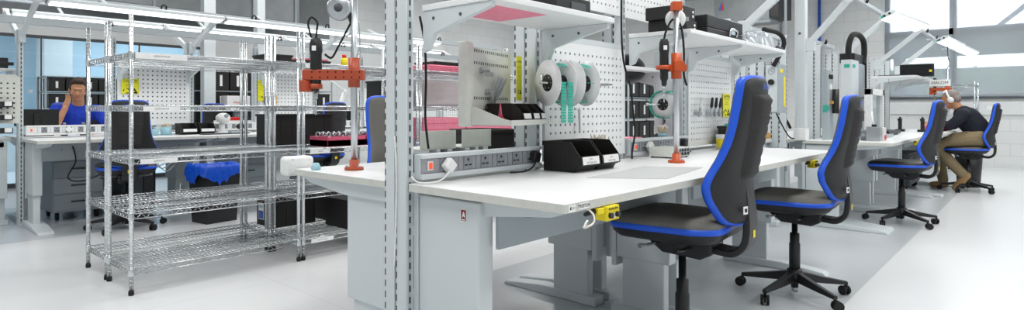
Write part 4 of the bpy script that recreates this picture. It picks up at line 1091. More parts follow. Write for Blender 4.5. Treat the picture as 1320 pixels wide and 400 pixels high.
# on the shelves of the near row
def psu(label, loc, s):
    t = thing('power_supply', label, 'power supply', loc, R(0), 'black power supplies')
    MB().box(0, s[0], 0, s[1], 0, s[2]).build('case', 'conductive_black', t, .004)
    for x in (.02, s[0] - .03):
        for z in (.02, s[2] - .025): MB().cyl((x, -.004, z), (x, .001, z), .007, n=10).build('terminal', 'label_white', t)
    return t
psu('lower black power supply of the pair on the long shelf', (2.90, 1.40, 1.4905), (.17, .2, .065)); psu('upper black power supply stacked on the other', (2.87, 1.40, 1.556), (.18, .2, .068))
q = thing('paper_wad', 'white and blue papers lying beside the upper power supply', 'papers', (3.10, 1.50, 1.4905)); MB().box(0, .1, 0, .1, 0, .12).build('papers', 'label_white', q, .004); MB().box(.01, .1, -.002, 0, .06, .115).build('cover', 'cup_blue', q)
cs = thing('equipment_case', 'long black case with a silver clasp on the long shelf', 'case', (3.16, 1.38, 1.4905))
MB().box(0, .52, 0, .25, 0, .045).build('base', 'black_plastic', cs, .005); MB().box(0.0, .52, 0, .25, .047, .115).build('lid', 'black_plastic', cs, .006)
MB().tube(spline([(.3, -.006, .02), (.3, -.012, .055), (.4, -.012, .055), (.4, -.006, .02)], 5), .005, 8).build('clasp', 'chrome', cs); MB().box(.32, .38, -.008, 0, .03, .07).build('clasp_plate', 'chrome', cs, .002)
bg_ = thing('clear_bag', 'crumpled clear plastic bag at the end of the long shelf', 'bag', (3.72, 1.36, 1.4905))
vs = []; fs = []; nx, ny = 26, 10; rnd = random.Random(5)
for a in range(nx + 1):
    for b in range(ny + 1):
        u, v_ = a / nx, b / ny
        hgt = .02 + .12 * u ** .7 * math.sin(math.pi * min(1, v_ * .9 + .05)) ** .6 * (1 - max(0, u - .85) * 3)
        vs.append((u * .52 + rnd.uniform(-.008, .008), v_ * .24 + rnd.uniform(-.01, .01), max(.002, hgt + rnd.uniform(-.016, .016)) if 0 < b < ny else .002))
for a in range(nx):
    for b in range(ny): fs.append((a*(ny+1)+b, a*(ny+1)+b+1, (a+1)*(ny+1)+b+1, (a+1)*(ny+1)+b))
MB().add(vs, fs, 0, False).build('film', 'film', bg_)
q = thing('black_tray', 'flat black tray at the very end of the long shelf', 'tray', (4.17, 1.335, 1.4905)); MB().box(0, .13, 0, .3, 0, .008).box(0, .13, 0, .01, .008, .016).box(0, .13, .29, .3, .008, .016).build('body', 'black_plastic', q, .002)
q = thing('device_box', 'black device at the top edge of the view on the nearest overhead shelf', 'device', (1.82, 1.40, 1.4595)); MB().box(0, .24, 0, .22, .008, .07).build('case', 'black_plastic', q, .006); MB().box(.1, .2, -.003, 0, .02, .05).build('front_panel', 'dark_grey', q, .001)
for x in (.02, .2): MB().box(x, x + .02, .02, .2, 0, .009).build('foot', 'black_rubber', q)
q = thing('black_cover', 'dark rounded cover on the rear shelf under the power supplies', 'cover', (3.25, 1.93, 1.3425)); MB().sph((.15, .1, .0), (.17, .1, .1), 24, 12).build('shell', 'black_plastic', q)
# cream trays on the far side of the near bench, seen above the power strip
for i, (x, w_) in enumerate(((1.565, .20), (1.80, .185))):
    t = thing('tray_shelf', ['cream steel tray back above the nearest power strip, left one', 'cream steel tray back above the nearest power strip, right one'][i], 'tray', (x, 1.90, .915), 0, 'cream tray shelves')
    MB().box(0, w_, 0, .004, 0, .075).build('back_plate', 'cream_steel', t, .002); MB().box(0, w_, 0, .18, -.004, 0).build('tray', 'cream_steel', t)
    for xx in (.02, w_ - .05): MB().box(xx, xx + .03, .0, .16, -.02, -.004).build('bracket', 'steel_white', t, .003)
    MB().prism([(0.0, -.004), (.15, -.004), (0.02, -.104), (0, -.104)], w_/2 - .01, w_/2 + .01, 'yz').build('support', 'steel_white', t)
t = thing('black_crate', 'black crate behind the cream trays beside the slotted post', 'crate', (2.02, 1.96, .812)); 
MB().box(0, .22, 0, .25, 0, .17).build('body', 'conductive_black', t, .006); MB().box(-.008, .228, -.008, .258, .155, .17).build('rim', 'conductive_black', t, .003)
t = thing('black_crate', 'long low black crate under the cream trays', 'crate', (1.62, 1.93, .812)); MB().box(0, .36, 0, .22, 0, .07).build('body', 'conductive_black', t, .006); MB().box(-.008, .368, -.008, .228, .062, .072).build('rim', 'conductive_black', t, .003)
# soap-white enclosure at the left worktop end
t = thing('white_enclosure', 'rounded white box fixed behind the corner of the left workbench', 'box', (1.40, 2.585, .815)); MB().box(-.07, .065, -.04, .04, -.04, .048).build('cover', 'white_plastic', t, .018, 4); MB().cyl((-.045, -.042, .035), (-.045, -.04, .035), .003, n=8).build('screw', 'grey_plastic', t)
# control box on the post, with hose
t = thing('control_box', 'grey control box with black knob on the post beyond the long shelf', 'control box', (5.02, 1.60, 1.05))
MB().box(0, .2, 0, .1, 0, .4).build('case', 'steel_grey', t, .004); MB().box(-.003, 0, .004, .096, .01, .39).build('front', 'steel_white', t, .001)
MB().cyl((-.02, .05, .25), (-.003, .05, .25), .024, n=18).build('knob', 'black_plastic', t)
MB().tube([(-.004, .05 + .026*math.cos(k*.45), .34 + .026*math.sin(k*.45)) for k in range(14)], .0025, 5, closed=True).build('symbol_ring', 'grey_plastic', t); MB().tube([(-.004, .035, .33), (-.004, .065, .35)], .0025, 5).build('symbol_bar', 'grey_plastic', t)
MB().box(.05, .12, -.002, 0, .33, .36).build('warning_sticker', 'yellow', t); MB().box(.14, .18, -.002, 0, .05, .3).build('terminal_row', 'yellow', t)
cable('black_hose', [(4.75, 1.62, 1.70), (4.95, 1.58, 1.69), (5.03, 1.56, 1.64), (5.03, 1.57, 1.56), (5.0, 1.63, 1.43)], .018, 'black_rubber', 'thick black hose bending down into the grey control box', 'hose', n=10)
cable('black_cable', [(5.1, 1.64, 1.05), (5.12, 1.6, .95), (5.3, 1.6, .85), (5.5, 1.62, .825)], .006, 'black_rubber', 'black cable drooping from the grey control box to the bench')
# ------------------------------------------------------- racks: loads
def crate(label, loc, s=(.4, .3, .25), rot=0., lid=False, sticker=False, group='black crates'):
    t = thing('crate', label, 'crate', loc, rot, group); w_, d, hh = s
    b = MB(); e = .005
    for x in (0, w_ - e): b.box(x, x + e, 0, d, 0, hh)
    for y in (0, d - e): b.box(0, w_, y, y + e, 0, hh)
    b.box(0, w_, 0, d, 0, e)
    for k in range(5):
        x = w_ * (.12 + .19 * k); b.box(x - .004, x + .004, -.004, 0, .02, hh - .03)
    b.build('body', 'conductive_black', t, .002, 1)
    b = MB()
    for x in (-.008, w_ - .004): b.box(x, x + .012, -.008, d + .008, hh - .018, hh)
    for y in (-.008, d - .004): b.box(-.008, w_ + .008, y, y + .012, hh - .018, hh)
    b.build('rim', 'conductive_black', t, .003)
    if lid: MB().box(-.006, w_ + .006, -.006, d + .006, hh + .001, hh + .016).build('lid', 'conductive_black', t, .004)
    if sticker:
        o = MB().box(-.0068, -.005, .15, .235, .05, .18).build('sticker', 'label_white', t); MB().box(-.0078, -.0068, .157, .228, .056, .12).build('blue_symbol', 'conduit_blue', o)
        MB().box(-.0078, -.0068, .165, .22, .14, .165).build('text_block', 'cup_blue', o)
    return t
def stack_zone(z): return z + .006
crate('open black crate with a blue and white sticker on the lowest wire shelf', (2.22, 4.47, stack_zone(.145)), (.36, .28, .25), sticker=True)
crate('lidded black crate at the back of the lowest shelf, right of the stickered one', (2.68, 4.47, stack_zone(.145)), (.42, .32, .24), lid=True)
crate('lidded black crate at the front of the lowest shelf near the workbench leg', (2.58, 4.00, stack_zone(.145)), (.42, .32, .21), lid=True)
crate('large black box on the middle wire shelf, left of the pink trays', (2.24, 4.50, stack_zone(.79)), (.50, .30, .245))
crate('black tray on the top wire shelf, left of the pink-topped one', (2.20, 4.52, stack_zone(1.41)), (.20, .25, .10))
t = crate('black tray with a pink sheet on top, on the top wire shelf', (2.46, 4.52, stack_zone(1.41)), (.28, .25, .07)); MB().box(0.01, .27, .01, .24, .071, .085).build('pink_sheet', 'pink_deep', t, .002)
t = thing('spray_can', 'yellow can on the top wire shelf right of the pink-topped tray', 'can', (2.90, 4.55, stack_zone(1.41))); MB().lathe([(0, 0), (.03, 0), (.03, .1), (.02, .11), (0, .112)], n=18).build('body', 'yellow', t); MB().cyl((0, 0, .11), (0, 0, .14), .018, n=14).build('cap', 'red', t)
for i in range(2):
    x = 2.42 + i * .36
    t = thing('pink_tray', ['pink tray of shiny rings on the middle wire shelf, left one', 'pink tray of shiny rings on the middle wire shelf, right one'][i], 'tray', (x, 4.02, stack_zone(.79)), 0, 'pink trays of rings')
    b = MB()
    for xx in (0, .33): b.box(xx, xx + .006, 0, .26, 0, .075)
    for yy in (0, .254): b.box(0, .336, yy, yy + .006, 0, .075)
    b.box(0, .336, 0, .26, 0, .05); b.build('body', 'pink_deep', t, .003)
    for r_ in range(3):
        for c in range(7):
            g = thing('steel_ring', 'shiny steel ring fitting in a pink tray on the middle wire shelf', 'ring', (x + .03 + c * .046, 4.06 + r_ * .075, .796 + .088), R((c * 37 + r_ * 61) % 180), 'steel rings in the pink trays')
            q = MB(); q.tube([(.017 * math.cos(k * .5236), 0, .017 * math.sin(k * .5236)) for k in range(12)], .0065, 6, closed=True); q.tube([(0, 0, -.022), (0, 0, -.037)], .009, 8)
            q.build('ring', 'ring_chrome', g)
def foam(label, loc, s):
    t = thing('pink_foam', label, 'foam', loc, 0, 'pink foam packs')
    MB().box(0, s[0], 0, s[1], 0, s[2]).build('sheet', 'pink', t, .008)
    for k in range(1, 4): MB().box(.004, s[0] - .004, -.002, .004, s[2] * k / 4 - .003, s[2] * k / 4 + .003).build('seam', 'pink_deep', t)
    return t
foam('big pink foam pack on the middle shelf, left one seen through the near bench', (3.33, 4.0, stack_zone(.79)), (.50, .35, .21))
foam('big pink foam pack on the middle shelf, right one seen through the near bench', (3.86, 4.0, stack_zone(.79)), (.62, .35, .19))
foam('flat pink foam pack on the top shelf seen through the near bench', (3.42, 4.02, stack_zone(1.41)), (.72, .33, .06))
crate('flat black tray lying on the pink foam of the top shelf', (3.50, 4.04, 1.479), (.60, .28, .03))
crate('black crate under the left pink foam pack, on the second shelf', (3.35, 4.0, stack_zone(.47)), (.5, .34, .2)); crate('black crate under the right pink foam pack, on the second shelf', (3.92, 4.0, stack_zone(.47)), (.5, .34, .2))
crate('black crate high on the rear pink-foam rack', (3.30, 4.5, stack_zone(1.10)), (.28, .3, .24))
t = thing('grey_panel_box', 'large pale grey box on the rear pink-foam rack', 'box', (3.72, 4.48, stack_zone(1.10))); MB().box(0, .75, 0, .34, 0, .27).build('body', 'steel_white', t, .006); MB().box(.02, .73, -.003, 0, .02, .25).build('front', 'white_plastic', t, .002)
# waste bin with blue bag
t = thing('waste_bin', 'black waste bin with a blue bag folded over its rim', 'bin', (2.38, 5.98, 0), R(8))
b = MB()
for k, (r0, z) in enumerate(((.155, .0), (.18, .5))): pass
lo = [(-.15, -.13), (.15, -.13), (.15, .13), (-.15, .13)]; hi = [(-.175, -.15), (.175, -.15), (.175, .15), (-.175, .15)]
b.add([(x, y, 0) for x, y in lo] + [(x, y, .5) for x, y in hi] + [(x * .96, y * .96, .5) for x, y in hi] + [(x * .95, y * .95, .01) for x, y in lo], [(0,1,2,3), (0,1,5,4), (1,2,6,5), (2,3,7,6), (3,0,4,7), (4,5,9,8), (5,6,10,9), (6,7,11,10), (7,4,8,11), (8,9,13,12), (9,10,14,13), (10,11,15,14), (11,8,12,15), (12,13,14,15)])
b.build('body', 'black_plastic', t, .004)
vs = []; fs = []; n = 48; rnd = random.Random(9)
for r_, (z, k, j) in enumerate(((.42, 1.14, .028), (.47, 1.16, .018), (.53, 1.1, .012), (.555, 1.03, .016), (.55, .93, .012), (.48, .9, .012), (.40, .85, .02), (.36, .5, .02))):
    for i in range(n):
        a = 2 * math.pi * i / n; c_, s_ = math.cos(a), math.sin(a); q = max(abs(c_) / .175, abs(s_) / .15); 
        w2 = 1 + .05 * math.sin(i * 2.3 + r_)
        vs.append((c_ / q * k * w2, s_ / q * k * w2, z + rnd.uniform(-j, j) + (.05 * math.sin(i * .5) if r_ == 0 else 0)))
for r_ in range(7):
    for i in range(n): j = (i+1) % n; fs.append((r_*n+i, r_*n+j, (r_+1)*n+j, (r_+1)*n+i))
MB().add(vs, fs, 0, True).build('bag', 'bag_blue', t)
tag(MB().box(.178, .18, -.02, .03, .18, .34).build('yellow_strip', 'yellow', t), 'yellow strip on the bin side')

t = thing('side_panel', 'pale grey side panel beside the reel at the right tool stand', 'panel', (3.562, 1.86, .92)); MB().box(0, .03, 0, .06, 0, .54).build('panel', 'steel_white', t, .002); MB().box(-.002, .032, -.004, 0, 0, .54).build('edge', 'steel_grey', t)
# ---------------------------------------------------------------- rear left row: things on benches, racks behind
t = thing('wooden_block', 'small wooden block with a black lens on top of the first rear shelf', 'block', (1.86, 6.85, 1.5425)); MB().box(0, .12, 0, .08, 0, .10).build('block', 'wood', t, .003); MB().cyl((.06, -.004, .045), (.06, .0, .045), .03, n=18).build('lens', 'black_plastic', t); MB().cyl((.06, .04, .1), (.06, .04, .12), .015, n=12).build('knob', 'black_plastic', t)
t = thing('wooden_strip', 'pale wooden strip lying in front of the wooden block', 'strip', (1.87, 6.78, 1.5425)); MB().box(0, .16, 0, .05, 0, .035).build('strip', 'wood', t, .003); MB().box(.01, .15, -.002, 0, .008, .026).build('edge', 'cotton', t)
t = thing('film_bag', 'pile of clear film bags on the first rear shelf', 'bag', (2.12, 6.80, 1.5425)); rnd = random.Random(4)
vs = []; fs = []
for a in range(15):
    for b in range(7): vs.append((a * .026, b * .035, .002 if a in (0, 14) or b in (0, 6) else .05 + rnd.uniform(-.02, .025)))
for a in range(14):
    for b in range(6): fs.append((a*7+b, a*7+b+1, (a+1)*7+b+1, (a+1)*7+b))
MB().add(vs, fs).build('film', 'film', t)
t = thing('small_pot', 'small pale blue pot with a lid left of the swab cup on the rear bench', 'pot', (2.12, 6.80, .8105)); MB().lathe([(0, 0), (.03, 0), (.034, .06), (.03, .065), (0, .065)], n=20).build('pot', 'cup_blue', t); MB().lathe([(.012, .064), (.012, .085), (0, .086)], n=14).build('stopper', 'cup_blue', t)
open_bin('open-fronted black bin on the rear bench, left of the white instruments', (2.44, 6.95, .8105), 0, .16, .2, .12, 'open-fronted black bins', txt=None)
open_bin('open-fronted black bin on the rear bench showing a white card', (2.62, 6.95, .8105), 0, .16, .2, .12, 'open-fronted black bins', txt=None)
t = thing('tray', 'flat dark tray lying before the black bins on the rear bench', 'tray', (2.5, 6.55, .8105), R(4)); MB().box(0, .5, 0, .1, 0, .012).build('tray', 'dark_grey', t, .002); MB().box(.3, .48, .01, .09, .012, .03).build('block', 'panel_grey', t, .002)
t = thing('test_set', 'white test set with a red lid part on the rear bench', 'instrument', (3.05, 7.4, .8105)); MB().box(0, .62, 0, .3, .01, .13).build('case', 'white_plastic', t, .006); MB().box(.03, .25, .03, .25, .131, .17).build('red_box', 'red', t, .004); MB().box(.28, .5, .04, .2, .131, .15).build('black_box', 'black_plastic', t, .004)
for k in range(6): MB().cyl((.06 + k * .1, -.004, .06), (.06 + k * .1, 0, .06), .018, n=12).build('dial', 'dark_grey', t)
for x in (.03, .57): MB().box(x, x + .02, .02, .28, 0, .012).build('foot', 'black_rubber', t)
for i, x in enumerate((3.0, 3.28)):
    t = thing('inspection_camera', ['black inspection camera on a short arm on the rear bench, left one', 'black inspection camera on the rear bench, right one'][i], 'camera', (x, 6.82, .8105), 0, 'inspection cameras')
    MB().lathe([(0, 0), (.045, 0), (.045, .012), (.01, .02), (.01, .05)], n=18).build('base', 'black_plastic', t); MB().sph((0, 0, .075), (.05, .04, .034), 16, 10).build('head', 'black_plastic', t); MB().cyl((0, -.05, .075), (0, -.03, .075), .022, n=14).build('lens', 'screen_black', t)
t = thing('white_scope', 'rounded white bench scope left of the test set', 'instrument', (2.83, 6.9, .8105)); MB().lathe([(0, 0), (.08, 0), (.08, .02), (.03, .03), (.028, .12)], n=22).build('base', 'white_plastic', t); MB().sph((0, -.02, .17), (.075, .09, .06), 18, 12).build('head', 'white_plastic', t); MB().cyl((0, -.12, .2), (0, -.05, .18), .02, n=12).build('eyepiece', 'grey_plastic', t)
def monitor(label, loc, rot=0., w_=.5, hh=.3):
    t = thing('monitor', label, 'monitor', loc, rot, 'monitors')
    MB().box(-w_/2, w_/2, 0, .03, .10, .1 + hh).build('housing', 'black_plastic', t, .006); MB().box(-w_/2 + .012, w_/2 - .012, .03, .0315, .115, .085 + hh).build('screen', 'screen_black', t)
    MB().box(-.03, .03, -.03, 0, .0, .22).build('stem', 'black_plastic', t, .004); MB().box(-.12, .12, -.1, .09, 0, .012).build('base', 'black_plastic', t, .004)
    return t
monitor('black monitor left of the person in blue, its back to the viewer', (1.30, 7.62, .8105), 0, .36, .17)
for i, x in enumerate((1.50, 1.66)):
    t = thing('glue_pot', ['small black pot on the bench before the person in blue, left one', 'small black pot on the bench before the person in blue, right one'][i], 'pot', (x - .02, 7.4, .8105)); MB().lathe([(0, 0), (.03, 0), (.03, .07), (.02, .08), (.02, .11), (0, .112)], n=16).build('pot', 'black_plastic', t); MB().cyl((0, 0, .11), (0, 0, .135), .014, n=12).build('cap', 'grey_plastic', t)
plug('white plug in the first white power strip of the rear row', 1.44, .885, 'white_plastic', [(-.0, -.035, -.03), (-.0, -.05, -.05), (.0, -.06, -.0695)], y=7.044)
sh_ = shelf('white shelf at the left edge holding a black box', .45, 7.21, 1.44, .62, .35, 2, side=1)
t = thing('black_case', 'black box with clasps on the shelf at the left edge', 'case', (.60, 7.24, 1.4625)); MB().box(0, .42, 0, .3, 0, .1).build('base', 'black_plastic', t, .006); MB().box(.3, .46, -.01, .05, .03, .06).build('clasp', 'black_plastic', t, .004); MB().box(.05, .12, -.002, 0, .05, .07).build('red_mark', 'red', t)
pegboard('perforated panel cut off by the left edge of the view', .36, 7.06, .95, .72, .42, pitch=.045, hole=.014, group='rear perforated panels', m='cream_steel')
for k in range(3):
    t = thing('tool_bin_rail', ['dark rail of small parts at the left edge, upper', 'dark rail of small parts at the left edge, middle', 'dark rail of small parts at the left edge, lower'][k], 'rail', (.60, 7.0, .86 + k * .12)); MB().box(0, .42, 0, .06, 0, .05).build('rail', 'black_plastic', t, .003)
    for j in range(5): MB().box(.02 + j*.085, .07 + j*.085, -.01, 0, .01, .05).build('label', 'label_white', t)
# drawer cabinets under benches
def cabinet(label, loc, w_=.42, d=.5, hh=.5, m='panel_grey', dark=False):
    t = thing('drawer_cabinet', label, 'cabinet', loc, 0, 'wheeled drawer cabinets')
    MB().box(0, w_, 0, d, .08, hh).build('body', m, t, .004)
    for k in range(3):
        z = .1 + k * (hh - .12) / 3; o = MB().box(.01, w_ - .01, -.012, 0, z, z + (hh - .12) / 3 - .01).build('drawer', m, t, .002); MB().bar((w_*.35, -.02, z + .08), (w_*.65, -.02, z + .08), .012, .016).build('handle', 'dark_grey', o)
    for x in (.05, w_ - .05):
        for y in (.06, d - .06): MB().cyl((x - .012, y, .04), (x + .012, y, .04), .04, n=16).bar((x, y, .04), (x, y, .085), .02, .02).build('caster', 'black_rubber', t)
    return t
cabinet('grey wheeled drawer cabinet under the leftmost rear workbench', (1.32, 7.08, 0), .42, .5, .60)
cabinet('grey wheeled drawer cabinet under the second rear workbench', (3.05, 7.18, 0), .42, .5, .6)
cabinet('dark wheeled drawer cabinet under the far right workbench, by the seated person', (9.15, 1.3, 0), .9, .4, .5, 'dark_grey')
for i, (x, y) in enumerate(((1.84, 6.85), (2.05, 7.2))):
    t = thing('computer_tower', ['black computer tower under the rear bench, nearer one', 'black computer tower under the rear bench, farther one'][i], 'computer', (x, y, 0), 0, 'computer towers'); MB().box(0, .2, 0, .42, .01, .44).build('case', 'black_plastic', t, .006); MB().box(.02, .18, -.004, 0, .06, .4).build('front_panel', 'dark_grey', t, .003)
    for y_ in (.03, .36): MB().box(.02, .18, y_, y_ + .03, 0, .011).build('foot', 'black_rubber', t)
for i in range(4):
    cable('white_cable', [(2.0 + i*.03, 7.0, .78), (2.02 + i*.05, 6.92, .62 - i*.03), (2.15 + i*.04, 6.9, .52 - i*.03), (2.32 + i*.03, 6.95, .60), (2.36 + i * .03, 7.0, .78)], .006, 'white_plastic', ['white cable loop under the rear bench, innermost', 'white cable loop under the rear bench, second', 'white cable loop under the rear bench, third', 'white cable loop under the rear bench, outermost'][i])
cable('black_cable', [(1.4, 6.69, .74), (1.42, 6.67, .6), (1.36, 6.66, .45), (1.5, 6.66, .42), (1.75, 6.68, .55), (1.85, 6.69, .75)], .006, 'black_rubber', 'black cable drooping over the grey panel of the leftmost rear workbench')
# racks of black boxes near the glass
def box_rack(label, x, y, W, D, hh, levels, nb, white_tags=True, zs=None, boxh=.2):
    t = thing('box_rack', label, 'rack', (x, y, 0), 0, 'racks of black boxes')
    for xx in (0, W):
        for yy in (0, D): MB().cyl((xx, yy, 0), (xx, yy, hh), .015, n=10).build('post', 'steel_grey', t)
    for z in levels: MB().box(-.01, W + .01, -.01, D + .01, z - .015, z).build('shelf', 'steel_grey', t, .002)
    return t
def stock_box(label, loc, s, group, tagm='label_white'):
    t = thing('stock_box', label, 'box', loc, 0, group); MB().box(0, s[0], 0, s[1], 0, s[2]).build('body', 'conductive_black', t, .005); MB().box(s[0]*.42, s[0]*.58, -.002, 0, s[2]*.2, s[2]*.75).build('tag', tagm, t)
    MB().box(-.004, s[0] + .004, -.004, s[1] + .004, s[2] - .02, s[2]).build('rim', 'conductive_black', t, .002)
    return t
box_rack('grey rack of black boxes standing behind the person in blue', 1.74, 9.7, .98, .45, 1.52, (.55, .82, 1.08, 1.32, 1.52), 4)
G1 = 'black boxes on the rack behind the person in blue'
for r_, z in enumerate((.83, 1.09, 1.33)):
    for k in range(5): stock_box(('first', 'second', 'third', 'fourth', 'fifth')[k] + ' black box from left, ' + ('lower', 'middle', 'upper')[r_] + ' row behind the person in blue', (1.78 + k * .185, 9.72, z), (.17, .36, .16 if r_ == 2 else .2), G1)
box_rack('grey rack of black boxes right of the perforated panel, behind the rear row', 3.36, 9.2, 1.05, .45, 1.75, (.55, .85, 1.1, 1.36, 1.75), 4)
G2 = 'black boxes on the rack behind the rear row'
for r_, z in enumerate((.86, 1.11, 1.37)):
    for k in range(4): stock_box(('first', 'second', 'third', 'fourth')[k] + ' black box from left, ' + ('lower', 'middle', 'upper')[r_] + ' row behind the white carton', (3.40 + k * .25, 9.22, z), (.23, .36, .225 if r_ < 2 else .3), G2, ('yellow' if k == 3 else 'label_white'))
t = thing('white_carton', 'white carton in front of the black boxes behind the rear row', 'box', (3.72, 8.90, 0)); MB().box(0, .34, 0, .22, 1.05, 1.28).build('carton', 'label_white', t, .003); q = MB(); q.text('FRAGILE', .045, (.17, -.003, 1.18), (1,0,0), (0,0,1)); q.build('lettering', 'red', t); MB().box(.14, .2, .08, .14, 0, 1.05).build('stand', 'steel_grey', t); MB().box(.02, .32, .0, .22, 0, .03).build('base', 'steel_grey', t)
box_rack('grey rack of black boxes seen right of the white columns', 4.75, 9.5, 1.05, .45, 1.7, (.5, .8, 1.1, 1.4, 1.7), 4)
for r_, z in enumerate((.81, 1.11)):
    for k in range(4): stock_box(('first', 'second', 'third', 'fourth')[k] + ' black box from left, ' + ('lower', 'upper')[r_] + ' row right of the white columns', (4.79 + k * .25, 9.52, z), (.23, .36, .24), 'black boxes on the third rear rack')
# racks seen through the second open bay
box_rack('tall rack of black boxes seen behind the reel at the right tool stand', 7.75, 4.6, 1.35, .45, 1.75, (.3, .62, .94, 1.26, 1.6), 4)
for r_, z in enumerate((.631, .951, 1.271)):
    for k in range(4): stock_box(('first', 'second', 'third', 'fourth')[k] + ' black box from left, ' + ('lower', 'middle', 'upper')[r_] + ' row of the rack behind the reel', (7.79 + k * .325, 4.62, z), (.30, .36, .26), 'black boxes on the rack behind the reel')
foam('small pink foam pack behind the second power strip', (3.0, 1.92, .8105), (.42, .2, .09))
# magnifier lamp and instruments on the far part of the rear row
t = thing('magnifier_lamp', 'white jointed lamp arm on the rear bench behind the left tool stand', 'lamp', (4.12, 6.7, .8105)); MB().lathe([(0, 0), (.08, 0), (.07, .03), (.02, .06), (.018, .1)], n=20).build('base', 'white_plastic', t); MB().tube([(0, 0, .1), (.12, -.04, .5)], .014, 8).tube([(.03, 0, .1), (.15, -.04, .5)], .006, 6).build('lower_arm', 'white_plastic', t); MB().tube([(.13, -.04, .5), (-.25, -.1, .72)], .013, 8).build('upper_arm', 'white_plastic', t); MB().sph((.13, -.04, .5), .025, 12, 8).build('joint', 'white_plastic', t); MB().lathe([(0, .02), (.06, .02), (.075, .0), (.07, -.01), (0, -.012)], (-.28, -.1, .72), 20).build('head', 'white_plastic', t)
for i in range(3):
    t = thing('bench_instrument', ['black instrument with small displays on the rear bench, left one', 'black instrument with small displays on the rear bench, middle one', 'black instrument with small displays on the rear bench, right one'][i], 'instrument', (4.0 + i * .42, 7.3, .8105), 0, 'black bench instruments'); MB().box(0, .36, 0, .3, .01, .26).build('case', 'black_plastic', t, .006); MB().box(.03, .2, -.003, 0, .12, .22).build('display', 'cup_blue' if i == 0 else 'dark_grey', t, .001)
    for k in range(3): MB().cyl((.25, -.01, .06 + k * .07), (.25, 0, .06 + k * .07), .018, n=12).build('knob', 'grey_plastic', t)
    for x in (.03, .3): MB().box(x, x + .03, .03, .27, 0, .011).build('foot', 'black_rubber', t)
for i, x in enumerate((3.40, 3.52)):
    t = thing('hand_tool', ['black-handled tool on the second rear perforated panel', 'wood-handled tool on the second rear perforated panel'][i], 'tool', (x, 7.035, 1.05)); MB().tube([(0, 0, .08), (0, 0, 0)], [.01, .006], 8).build('shaft', 'steel_satin', t); MB().tube([(0, 0, .08), (0, 0, .1), (0, 0, .2)], [.012, .02, .016], 10).build('grip', ('black_plastic', 'wood')[i], t); MB().box(-.02, .02, -.004, .024, .06, .08).build('clip', 'steel_satin', t)
caution('yellow caution sign seen between the wire racks, on the second rear perforated panel', (3.34, 7.045, 1.18), 0, .07, .25)
# ---------------------------------------------------------------- right-hand benches
t = thing('press_machine', 'tall bench press with steel guard and black hose loop on top', 'machine', (6.58, 1.40, .7905))
MB().box(-.08, .8, -.22, .16, 0, .03).build('base_plate', 'steel_satin', t, .004)
MB().box(0, .28, 0, .1, .36, .78).build('head_cover', 'steel_white', t, .004); MB().box(.28, .62, .01, .1, .42, .76).build('head_panel', 'steel_satin', t, .004)
MB().box(-.004, .0, .02, .07, .70, .735).box(.02, .12, -.003, 0, .70, .735).build('teal_sticker', 'teal', t)
MB().box(.2, .62, .02, .16, .76, .86).build('motor', 'black_plastic', t, .01); MB().box(.63, .66, -.0, .1, .40, .83).build('cable_duct', 'black_plastic', t, .004)
MB().tube(spline([(.12, .05, .76), (.08, .05, .90), (.18, .04, 1.03), (.42, .03, 1.06), (.60, .02, 1.0), (.62, .02, .85), (.58, .03, .77)], 6), .028, 10).build('hose_loop', 'black_rubber', t)
for x in (.02, .58): MB().box(x, x + .06, -.16, -.10, .03, .49).build('guard_post', 'white_plastic', t, .003)
MB().box(.02, .64, -.16, -.10, .43, .49).build('guard_bar', 'white_plastic', t, .003); MB().box(.09, .57, -.135, -.128, .04, .43).build('guard_pane', 'clear_guard', t)
MB().box(.02, .1, .02, .1, .03, .38).build('column', 'steel_satin', t, .003); MB().box(.55, .63, .02, .1, .03, .44).build('column', 'steel_satin', t, .003)
for k in range(3): MB().cyl((.2 + k * .07, .03, .25), (.2 + k * .07, .03, .38), .012, n=10).build('piston', 'steel_satin', t)
MB().box(.16, .42, -.04, .08, .17, .24).build('jig', 'dark_red', t, .004); MB().box(.12, .48, -.06, .1, .03, .17).build('block', 'steel_white', t, .004)
t = thing('valve_panel', 'pale valve panel with dark dials and a black regulator, left of the press', 'panel', (6.18, 1.52, .7905)); MB().box(0, .2, 0, .05, 0, .66).build('plate', 'panel_grey', t, .003)
for x in (.06, .13): MB().cyl((x, -.012, .6), (x, 0, .6), .022, n=14).build('dial', 'ink', t)
MB().cyl((.12, -.04, .25), (.12, -.04, .48), .03, n=16).build('regulator', 'black_plastic', t); MB().box(.06, .18, -.03, 0, .34, .37).build('fitting', 'wood', t, .003); MB().box(.08, .16, -.002, 0, .48, .53).build('label', 'label_white', t); MB().box(-.003, .0, .0, .04, .26, .33).box(.0, .04, -.003, 0, .28, .32).build('teal_label', 'teal', t)
for i, (x, y, s, m) in enumerate(((6.22, 1.1, (.09, .11, .13), 'steel_satin'), (6.34, 1.09, (.11, .1, .12), 'white_plastic'))):
    t = thing('fixture_box', ['steel fixture block at the corner of the press bench', 'white fixture block with red parts beside the steel one'][i], 'fixture', (x, y, .7905)); MB().box(0, s[0], 0, s[1], 0, s[2]).build('block', m, t, .004)
    if i: MB().box(.02, .1, -.003, 0, .01, .05).build('red_part', 'red', t)
    else: MB().cyl((.045, .055, .13), (.045, .055, .15), .02, n=12).build('knob', 'ink', t)
cable('clear_hose', [(6.27, 1.16, .94), (6.3, 1.18, 1.02), (6.42, 1.2, 1.05), (6.55, 1.22, .98), (6.6, 1.22, .82)], .008, 'white_plastic', 'pale thin hose arching over the fixture blocks', 'hose')
